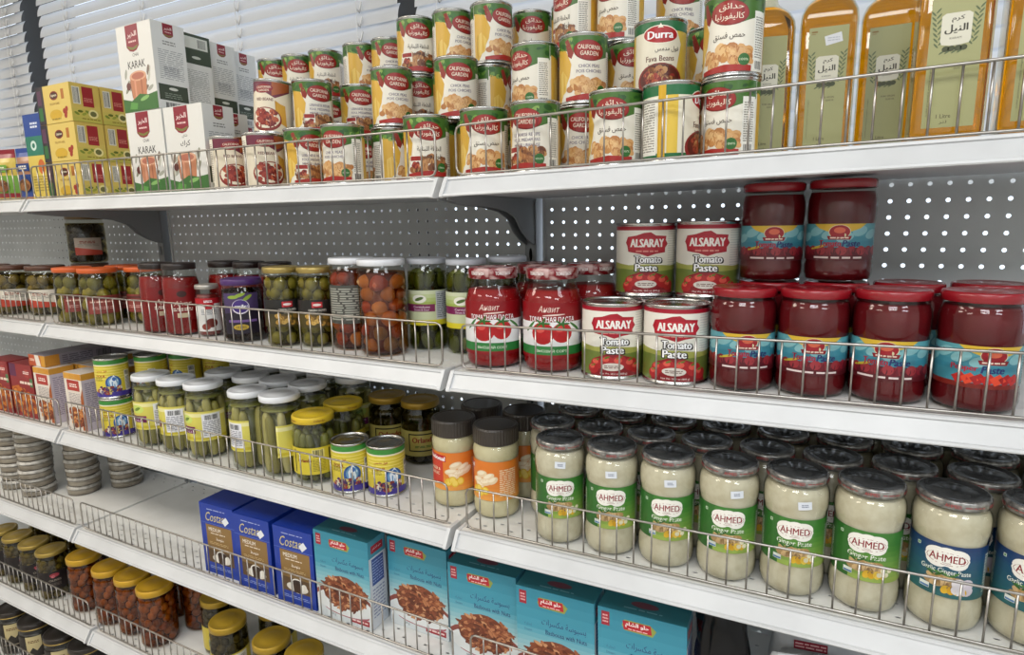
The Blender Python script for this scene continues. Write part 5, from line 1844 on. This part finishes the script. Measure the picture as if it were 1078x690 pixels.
# hidden supports of the top layer
for x in (-.338, -.191, -.110, -.029, .1365, .232, .361):
    can('c', x, 3, 1, ALIKE, 0)
for x in (-.110, .1365):
    can('c', x, 3, 2, ALIKE, 0)
for x in (-.655, -.577, -.494, -.394, -.316, .019, .100, .292):
    can('c', x, 4, 1, ALIKE, 0)
    if x not in (-.655, -.577):
        can('c', x, 4, 2, ALIKE, 0)
can('l', -.655, 4, 2, 'can at the far left end of the pyramid, second from the shelf, rear row', 170)
can('l', -.577, 4, 2, 'rear row can, second layer, seen between the leaning can and its neighbour', 160)
# top layer
can('l', -.655, 4, 3, 'topmost can at the left end of the pyramid, peeking over the leaning can', 175)
can('l', -.577, 4, 3, 'topmost can, second from the left end of the pyramid', 170)
can('l', -.494, 4, 3, 'top layer fava bean can with Arabic lettering above the chilli and swoosh can', 172)
can('c', -.394, 4, 3, 'top layer can with yellow side and oval turned to its right edge', 42)
can('c', -.316, 4, 3, 'top layer chickpea can just right of one with a yellow side', 6)
can('l', -.189, 3, 3, 'top layer can with Arabic oval in front of the dark window post', 178)
can('c', -.107, 3, 3, 'top layer chickpea can with yellow left side, first right of the window post', 30)
can('c', -.025, 3, 3, 'top layer chickpea can with broad yellow side, second right of the window post', 34)
can('c', .019, 4, 3, 'low looking rear can with Arabic oval in a gap of the top layer', 176)
can('l', .100, 4, 3, 'rear top layer can with Arabic lettering, right of the gap', 165)
can('l', .1365, 3, 3, 'top layer can cut by the frame with a broad nutrition panel, nearer the window post', 128)
can('c', .2145, 3, 3, 'top layer can cut by the frame, white panel left and Arabic words right', 138)
can('c', .292, 4, 3, 'top layer chickpea can cut by the frame beside the raised Arabic can', 2)

# oil bottles
G_OIL = 'olive oil bottles'
put('oil', mk_oil, .441, .175, 1, 'olive oil bottle half hidden behind the raised chickpea can', G_OIL, rz=14)
put('oil2', mk_oil_sticker, .520, .172, 1, 'olive oil bottle with a tilted white price sticker on its label', G_OIL, rz=4)
put('oil', mk_oil, .596, .215, 1, 'shaded olive oil bottle set back, with its whole shoulder showing', G_OIL, rz=-2)
put('oil', mk_oil, .646, .056, 1, 'large looking olive oil bottle near the front, second from the right edge', G_OIL, rz=-2)
put('oil', mk_oil, .727, .056, 1, 'olive oil bottle at the right edge of the photo', G_OIL, rz=-5)

# tea cartons
G_TEA = 'yellow tea cartons stacked at the left'
WH = ['bottom', 'middle', 'top']
for i in range(3):
    put('tea', mk_tea, -1.086, .062, 1, '%s yellow tea carton of the front stack with logo facing the aisle' % WH[i], G_TEA, h=i * .0862, rz=rnd.uniform(-.6, .6))
    put('tea', mk_tea, -1.084, .129, 1, '%s yellow tea carton of the rear stack, showing barcode and red panel' % WH[i], G_TEA, h=i * .0862, rz=rnd.uniform(-1, .6))
put('tall', mk_tallbox, -1.206, .070, 1, 'tall narrow carton in blue, green and yellow left of the tea cartons', None, rz=2)
put('packet1', mk_packet('#2f4a94', '#24407f', '#a8785a', .085, .135), -1.318, .07, 1, 'spice packet with blue top and brown picture at the far left', 'spice packets', rz=6)
put('packet2', mk_packet('#8c2430', '#6fa03a', '#c8b04a', .085, .135), -1.408, .06, 1, 'spice packet with dark red top and green picture at the photo edge', 'spice packets', rz=8)
put('packet3', mk_packet('#c8b890', '#b59a6a', '#a88a60', .085, .10), -1.36, .13, 1, 'beige spice packet behind the blue topped packet', 'spice packets', rz=4)

G_KAR = 'white tea cartons with red tags'
KH = .1732
put('karak', mk_karak, -.768, .071, 1, 'white tea carton reading KARAK at the lower left of its group', G_KAR, rz=0)
put('karak_ar', lambda: mk_karak(True), -.642, .071, 1, 'white tea carton with Arabic lettering beside the red bean cans', G_KAR, rz=0)
put('karak', mk_karak, -.691, .148, 1, 'white tea carton low behind the Arabic lettered one, showing its red tag', G_KAR, rz=0)
put('karak', mk_karak, -.815, .148, 1, 'white tea carton hidden at the bottom of the group', G_KAR, rz=0)
put('karak', mk_karak, -.815, .224, 1, 'white tea carton hidden at the bottom of the group', G_KAR, rz=0)
put('karak', mk_karak, -.825, .300, 1, 'white tea carton hidden at the bottom of the group', G_KAR, rz=0)
put('karak', mk_karak, -.770, .071, 1, 'raised white tea carton reading CHAI KARAK with a cup of tea', G_KAR, h=KH, rz=-1.5)
put('karak_dark', lambda: mk_karak(False, True), -.790, .147, 1, 'dark green backed tea carton with a barcode on the raised layer', G_KAR, h=KH, rz=-1)
put('karak', mk_karak, -.803, .223, 1, 'raised white tea carton right behind the dark green backed one', G_KAR, h=KH, rz=0)
put('karak', mk_karak, -.822, .299, 1, 'rearmost raised white tea carton next to the topmost cans', G_KAR, h=KH, rz=0)

# ------------------------------------------------------------------ second shelf
G_T = 'white label tomato paste jars'
put('arm', mk_armenian, .046, .074, 2, 'tomato paste jar with two tomatoes on its label, nearest the bay joint', G_T, -4)
put('arm', mk_armenian, .152, .077, 2, 'tomato paste jar with two tomatoes on its label, beside the tomato paste cans', G_T, -2)
put('arm', mk_armenian, .088, .172, 2, 'tomato paste jar lid glimpsed between the two front tomato paste jars', G_T, 10)
put('arm', mk_armenian, .183, .172, 2, 'tomato paste jar set back behind the lower left tomato paste can', G_T, 10)
G_C = 'tomato paste cans'
put('alsaray', mk_alsaray, .2535, .074, 2, 'lower left of the four white and red tomato paste cans', G_C, 3)
put('alsaray', mk_alsaray, .3495, .074, 2, 'lower right of the four white and red tomato paste cans', G_C, 1)
put('alsaray', mk_alsaray, .2785, .168, 2, 'tomato paste can hidden under an upper one', G_C, 0)
put('alsaray', mk_alsaray, .3755, .168, 2, 'tomato paste can hidden under an upper one', G_C, 0)
put('alsaray', mk_alsaray, .279, .163, 2, 'upper left of the four white and red tomato paste cans', G_C, 4, .1145)
put('alsaray', mk_alsaray, .3755, .163, 2, 'upper right of the four white and red tomato paste cans', G_C, 0, .1145)
G_B = 'dark red paste jars with light blue labels'
for i, x in enumerate((.4415, .528, .6145)):
    put('btom', mk_btom, x, .066, 2, 'blue label tomato paste jar in the lower front row, %s from the tomato paste cans' % ORD[i], G_B, 10 - 6 * i)
put('bpep', mk_bpep, .704, .060, 2, 'pepper paste jar with peppers on its blue label at the right edge', G_B, -4)
for x in (.466, .553, .640):
    put('btom', mk_btom, x, .157, 2, 'blue label tomato paste jar in the second row, mostly hidden', G_B, 0)
put('bpep', mk_bpep, .728, .157, 2, 'dark paste jar in the second row behind the pepper paste jar', G_B, 10)
put('btom', mk_btom, .466, .157, 2, 'upper blue label tomato paste jar next to the tomato paste cans', G_B, 4, .1395)
put('btom', mk_btom, .5530, .157, 2, 'upper blue label tomato paste jar farther from the tomato paste cans', G_B, 0, .1395)

G_K = 'white lid cornichon jars'
put('corn', mk_cornichon, -.050, .147, 2, 'cornichon jar half hidden behind the white label tomato paste jar', G_K, 10)
put('corn', mk_cornichon, -.140, .150, 2, 'cornichon jar right of the big mixed pickle jar', G_K, 2)
put('corn', mk_cornichon, -.004, .224, 2, 'cornichon jar farthest back, only its lid showing at the upright', G_K, 0, .0009)
put('mixed', mk_mixed, -.186, .072, 2, 'large jar of reddish mixed pickles without a label', 'mixed pickle jars', 0)
put('mixedl', mk_mixedl, -.2752, .0932, 2, 'large mixed pickle jar with a dark print label, behind the unlabelled one', 'mixed pickle jars', -6)
put('olive', mk_olive, -.426, .057, 2, 'green olive jar with black label, left of its twin', 'green olive jars', 12)
put('olive', mk_olive, -.356, .078, 2, 'green olive jar with black label, right of its twin', 'green olive jars', 0)
put('smile', mk_smile, -.546, .060, 2, 'dark olive jar with purple lid and purple label', None, 6)
put('small', mk_small, -.660, .062, 2, 'small jar with white label and red band beside the purple lid jar', None, 0)
G_R = 'red pepper jars with dark lids'
put('red', mk_red, -.815, .053, 2, 'red pepper jar standing in front next to the orange lid jars', G_R, 14)
put('red', mk_red, -.738, .056, 2, 'red pepper jar standing in front next to the small white label jar', G_R, 0)
for i, x in enumerate((-.700, -.618, -.536)):
    put('red', mk_red, x, .143, 2, 'back row red pepper jar, %s from the left in its row' % ORD[i], G_R, 20)
G_G = 'orange lid vegetable jars'
put('orange', mk_orange, -1.158, .056, 2, 'orange lid vegetable jar at the left end of the middle bay', G_G, 4)
put('orange', mk_orange, -1.056, .060, 2, 'orange lid vegetable jar, second from the left end of the middle bay', G_G, 0)
put('orange', mk_orange, -.985, .130, 2, 'orange lid vegetable jar partly behind the first red pepper jar', G_G, -40)
put('orange', mk_orange, -1.10, .150, 2, 'orange lid vegetable jar hidden in the second row', G_G, 0)
G_P = 'pickled vegetable jars at the far left of the second shelf'
put('pale', mk_pale, -1.500, .075, 2, 'pale pickled vegetable jar with a white and red label at the photo edge', G_P, -10)
put('pale', mk_pale, -1.385, .105, 2, 'pale pickled vegetable jar half hidden left of the orange lids', G_P, -30)
put('pale', mk_pale, -1.610, .075, 2, 'pale pickled vegetable jar cut off by the left photo edge', G_P, 0)
put('pale', mk_pale, -1.352, .205, 2, 'pale pickled vegetable jar under the dark upper jar', G_P, 0)
put('darkj', mk_darkj, -1.352, .205, 2, 'dark jar with pale label standing alone above the others, before the pegboard', G_P, -4, .1368)

# ------------------------------------------------------------------ third shelf
G_J = 'ginger paste jars with dark wrapped lids'
DX = .0875
STICK = {0: (.000, .137, -.05), 1: (.000, .135, .04), 2: (.004, .136, .06), 3: (.010, .135, .08), 4: (.010, .135, .1)}
for i in range(6):
    k = 'ginger_s%d' % i if i in STICK else 'ginger'
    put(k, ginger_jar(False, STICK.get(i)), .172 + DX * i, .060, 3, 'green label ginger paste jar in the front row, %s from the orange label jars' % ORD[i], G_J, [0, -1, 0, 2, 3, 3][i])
for i in range(2):
    put('garlic', ginger_jar(True), .172 + DX * (6 + i) , .060, 3, 'blue label garlic ginger paste jar in the front row, %s' % ('whole in view' if i == 0 else 'cut by the right photo edge'), G_J, 2)
for i in range(9):
    blue = i >= 7
    put('garlic' if blue else 'ginger', ginger_jar(blue), .128 + DX * i, .1340, 3,
        ('blue label garlic ginger paste jar in the second row, %s' % ('just behind the front blue one' if i == 7 else 'at the right photo edge')) if blue else
        'ginger paste jar in the second row, %s lid from the left' % ORD[i], G_J, -8)
for i in range(9):
    put('ginger', ginger_jar(), .146 + DX * i, .2185, 3, 'ginger paste jar in the third row, %s lid from the left' % ORD[i], G_J, 0)
for i in range(8):
    put('ginger', ginger_jar(), .1935 + DX * i, .2930, 3, 'ginger paste jar in the rearmost row, %s lid from the left' % ORD[i], G_J, 0)
G_N = 'orange label jars with ribbed dark caps'
put('national', mk_national, -.058, .100, 3, 'orange label ginger garlic jar with its red name panel, left of its twin', G_N, -4)
put('national', mk_national, .034, .094, 3, 'orange label ginger garlic jar showing ginger roots, right of its twin', G_N, -46)
put('national', mk_national, -.050, .192, 3, 'ribbed cap ginger garlic jar in the back row at the bay joint', G_N, 0)
put('national', mk_national, .046, .186, 3, 'ribbed cap ginger garlic jar in the back row beside the ginger paste lids', G_N, 0)

G_Q = 'white lid cucumber jars'
fr = [(-.884, .0545, -66), (-.790, .0545, -105), (-.697, .056, -76), (-.552, .056, -140), (-.462, .060, 118)]
DS = ['next to the yellow bean cans', 'second from the yellow bean cans', 'with its wide white print panel to the front', 'second from the yellow lid jar', 'right beside the yellow lid jar']
for i, (x, y, e) in enumerate(fr):
    put('pickle', mk_pickle, x, y, 3, 'cucumber jar in the front row, %s' % DS[i], G_Q, e)
for i, x in enumerate((-.745, -.650, -.620 + .06, -.470)):
    put('pickle', mk_pickle, x, .146, 3, 'cucumber jar in the second row, %s lid from the left' % ORD[i], G_Q, 0)
for i, x in enumerate((-.775, -.685, -.597, -.509, -.42)):
    put('pickle', mk_pickle, x, .240, 3, 'cucumber jar in the back row, %s lid from the left' % ORD[i], G_Q, 0)
G_Y = 'olive brown jars with yellow labels'
put('ylid', mk_ylid, -.375, .064, 3, 'pickle jar with bright yellow lid and a barcode on its label', G_Y, -12)
put('ylid', mk_ylid, -.378, .156, 3, 'pickle jar with yellow lid behind the barcode one', G_Y, 0)
put('orl', mk_orl, -.322, .238, 3, 'dark jar with a black framed yellow label, behind the left yellow bean can', G_Y, 2)
put('orl', mk_orl, -.232, .238, 3, 'dark jar with a black framed yellow label, next to the ribbed cap jars', G_Y, 6)
G_F = 'yellow bean cans with blue chef'
put('foul', mk_foul, -.277, .060, 3, 'yellow bean can beside the barcode pickle jar', G_F, -14)
put('foul', mk_foul, -.202, .077, 3, 'yellow bean can standing alone by the fence gap', G_F, 4)
put('foul', mk_foul, -1.028, .049, 3, 'lower yellow bean can of the front stack beside the cartons', G_F, -8)
put('foul', mk_foul, -1.030, .049, 3, 'upper yellow bean can of the front stack beside the cartons', G_F, -16, .1010)
for i, (x, y) in enumerate(((-.975, .115), (-.920, .170), (-.975, .235), (-.868, .226))):
    d = ['next to the front stack', 'third from the cartons', 'at the back', 'nearest the cucumber jars']
    put('foul', mk_foul, x, y, 3, 'lower yellow bean can of the stack %s' % d[i], G_F, -60)
    put('foul', mk_foul, x, y, 3, 'upper yellow bean can of the stack %s' % d[i], G_F, -70 + 20 * i, .1010)
G_X = 'spice mix cartons'
put('mixwhite', mk_mixbox('white'), -1.306, .052, 3, 'white spice carton with red banner under the flat carton', G_X, rz=0)
put('mixwhite', mk_mixbox('white'), -1.160, .052, 3, 'white spice carton with red banner beside the yellow bean cans', G_X, rz=0)
put('mixwhite', mk_mixbox('white'), -1.300, .118, 3, 'white spice carton behind the one under the flat carton', G_X, rz=0)
put('mixwhite', mk_mixbox('white'), -1.215, .118, 3, 'white spice carton in the second row, in the middle', G_X, rz=0)
put('mixwhite', mk_mixbox('white'), -1.132, .118, 3, 'white spice carton in the second row next to the yellow bean cans', G_X, rz=0)
put('mixwhite', mk_mixbox('white'), -1.300, .210, 3, 'white spice carton at the back under the flat carton', G_X, rz=0)
put('mixred', mk_mixbox('red'), -1.410, .052, 3, 'dark red biryani carton at the left photo edge', G_X, rz=0)
put('mixred', mk_mixbox('red'), -1.535, .052, 3, 'dark red biryani carton beyond the left photo edge', G_X, rz=0)
put('mixflat', mk_mixbox('flat'), -1.330, .160, 3, 'flat orange carton lying on top of the spice cartons', G_X, h=.1515, rz=0)

# ------------------------------------------------------------------ fourth shelf
G_S = 'stacked clear tubs'
STK = [(-1.665, .085, 8, 'the leftmost stack'), (-1.548, .082, 8, 'the stack nearest the fence'), (-1.432, .150, 8, 'the middle stack'), (-1.366, .236, 8, 'the rear right stack')]
for (x, y, n, nm) in STK:
    for i in range(n):
        w = '%s clear tub from the bottom in %s' % (ORD[i], nm)
        put('tub', mk_tub, x + rnd.uniform(-.002, .002), y + rnd.uniform(-.002, .002), 4, w, G_S, h=i * .0279, rz=rnd.uniform(0, 360))
G_V = 'blue coffee cartons'
for i, x in enumerate((-.650, -.533, -.411)):
    put('costa', mk_costa, x, .057 + (.004, 0, 0)[i], 4, 'blue coffee carton in the front row, %s' % ['beside the empty shelf', 'in the middle', 'against the teal pastry carton'][i], G_V, rz=(1.5, 1, 1.5)[i])
for i, x in enumerate((-.530, -.412)):
    put('costa', mk_costa, x, .150, 4, 'blue coffee carton in the second row, %s' % ['left one', 'right one'][i], G_V, rz=0)
G_Z = 'teal pastry cartons'
put('basb', mk_basbousa, -.280, .043, 4, 'teal pastry carton nearest the fence with its white side showing', G_Z, rz=1)
put('basb', mk_basbousa, -.126, .084, 4, 'teal pastry carton set back left of the bay joint', G_Z, rz=0)
put('basb', mk_basbousa, .034, .060, 4, 'teal pastry carton first right of the bay joint', G_Z, rz=1)
put('basb', mk_basbousa, .180, .046, 4, 'teal pastry carton second right of the bay joint', G_Z, rz=1)
put('basb', mk_basbousa, .324, .048, 4, 'teal pastry carton beside the black plastic bag', G_Z, rz=1)
for x, d in ((-.130, 'left of the bay joint'), (.036, 'first right of the bay joint'), (.182, 'second right of the bay joint')):
    put('basb', mk_basbousa, x, .142, 4, 'teal pastry carton in the second row %s' % d, G_Z, rz=0)
put('blackbag', mk_blackbag, .4395, .067, 4, 'crumpled black plastic bag at the end of the teal cartons', None, rz=20)
put('foilbag', mk_foilbag, .618, .128, 4, 'silver packet with dark red stripes behind the white plastic packet', None, rz=6)
put('clearbag', mk_clearbag, .584, .046, 4, 'low white plastic packet at the bottom edge of the photo', None, rz=4)

# ------------------------------------------------------------------ fifth and lowest shelf
G_W = 'yellow lid pickled onion jars'
for i, (x, y) in enumerate(((-1.325, .068), (-1.195, .066), (-1.095, .068), (-.992, .064))):
    put('onion', mk_onion, x, y, 5, 'pickled onion jar with yellow lid, %s of the front row' % ['first at the left', 'second from the left', 'third from the left', 'rightmost and nearest'][i], G_W)
put('onion', mk_onion, -.950, .160, 5, 'pickled onion jar in the second row right of the nearest one', G_W)
put('onion', mk_onion, -1.06, .166, 5, 'pickled onion jar in the second row, hidden at the left', G_W)
G_BO = 'black label olive jars in the dark lower left'
for i, (x, y) in enumerate(((-1.425, .088), (-1.475, .054), (-1.57, .054), (-1.665, .054), (-1.755, .054))):
    put('bolive', mk_black_olive, x, y + (.05 if i == 0 else 0), 5, 'olive jar with black label, %s from the onion jars' % ORD[i], G_BO, -6 + 5 * i)
for i, x in enumerate((-1.52, -1.62, -1.72)):
    put('bolive', mk_black_olive, x, .150, 5, 'olive jar with black label in the second row, %s from the right' % ORD[i], G_BO)
G_YL = 'dark jars with yellow and white labels'
put('yjar', mk_yellow_label, -.705, .060, 5, 'yellow label jar under the blue coffee cartons, leftmost of three', G_YL, 6)
put('yjar', mk_yellow_label, -.555, .060, 5, 'yellow label jar under the blue coffee cartons, middle of three', G_YL, 0)
put('yjar', mk_yellow_label, -.452, .060, 5, 'yellow label jar under the blue coffee cartons, rightmost of three', G_YL, 0)
put('yjar', mk_yellow_label, -.815, .118, 5, 'yellow label jar set back beside the onion jars', G_YL, 30)
put('yjar', mk_yellow_label, -.640, .150, 5, 'yellow label jar in the second row', G_YL, 0)
G_L = 'black lid jars on the lowest shelf'
for i, (x, y) in enumerate(((-1.655, .063), (-1.505, .063), (-1.385, .070), (-1.79, .063))):
    put('bjar', mk_black_jar, x, y, 6, 'black lid jar at the bottom left, %s' % ['second from the photo edge', 'third from the photo edge', 'in deep shade at the right', 'at the photo edge'][i], G_L, -18)
# ------------------------------------------------------------------ camera and light
cd = bpy.data.cameras.new('camera')
cam = bpy.data.objects.new('camera', cd)
COL.objects.link(cam)
yaw, pitch, roll = -.4693, -.1727, -.0152
fwd = Vector((math.sin(yaw) * math.cos(pitch), math.cos(yaw) * math.cos(pitch), math.sin(pitch)))
r0 = Vector((math.cos(yaw), -math.sin(yaw), 0)); u0 = r0.cross(fwd)
rr = r0 * math.cos(roll) + u0 * math.sin(roll)
uu = u0 * math.cos(roll) - r0 * math.sin(roll)
mw = Matrix((rr, uu, -fwd)).transposed().to_4x4()
mw.translation = CAM
cam.matrix_world = mw
cd.sensor_width = 36
cd.lens = 636.12 * 36 / 1078
cd.clip_start = .02
scene.camera = cam

w = bpy.data.worlds.new('daylight')
scene.world = w
w.use_nodes = True
w.node_tree.nodes['Background'].inputs[0].default_value = (.92, .96, 1, 1)
w.node_tree.nodes['Background'].inputs[1].default_value = 2.2

def lamp(name, loc, size, power, color):
    l = bpy.data.lights.new(name, 'AREA')
    l.shape = 'RECTANGLE'; l.size, l.size_y = size
    l.energy = power; l.color = color
    o = bpy.data.objects.new(name, l)
    COL.objects.link(o)
    o.location = loc
    return o
# ceiling panels over the aisle, plus an added farther row as frontal fill
for x, y, p, c in ((-3.0, -1.25, 22, (1, .90, .77)), (-1.2, -1.25, 22, (1, .93, .83)), (.6, -1.25, 16, (.93, .96, 1)), (2.4, -1.25, 15, (.86, .93, 1)),
                   (-2.0, -2.8, 17, (1, .93, .83)), (.5, -2.8, 25, (.93, .96, 1)), (2.6, -2.8, 26, (.86, .93, 1))):
    lamp('ceiling_and_fill_light', (x, y, 1.42), (1.2, .6), p, c)

scene.view_settings.view_transform = 'Standard'
scene.view_settings.look = 'None'
scene.view_settings.gamma = 1
scene.view_settings.use_curve_mapping = False
scene.view_settings.exposure = 0.
scene.cycles.use_denoising = True
scene.cycles.max_bounces = 10
scene.cycles.transparent_max_bounces = 24
scene.cycles.caustics_reflective = False
scene.cycles.caustics_refractive = False
scene.cycles.sample_clamp_indirect = 6
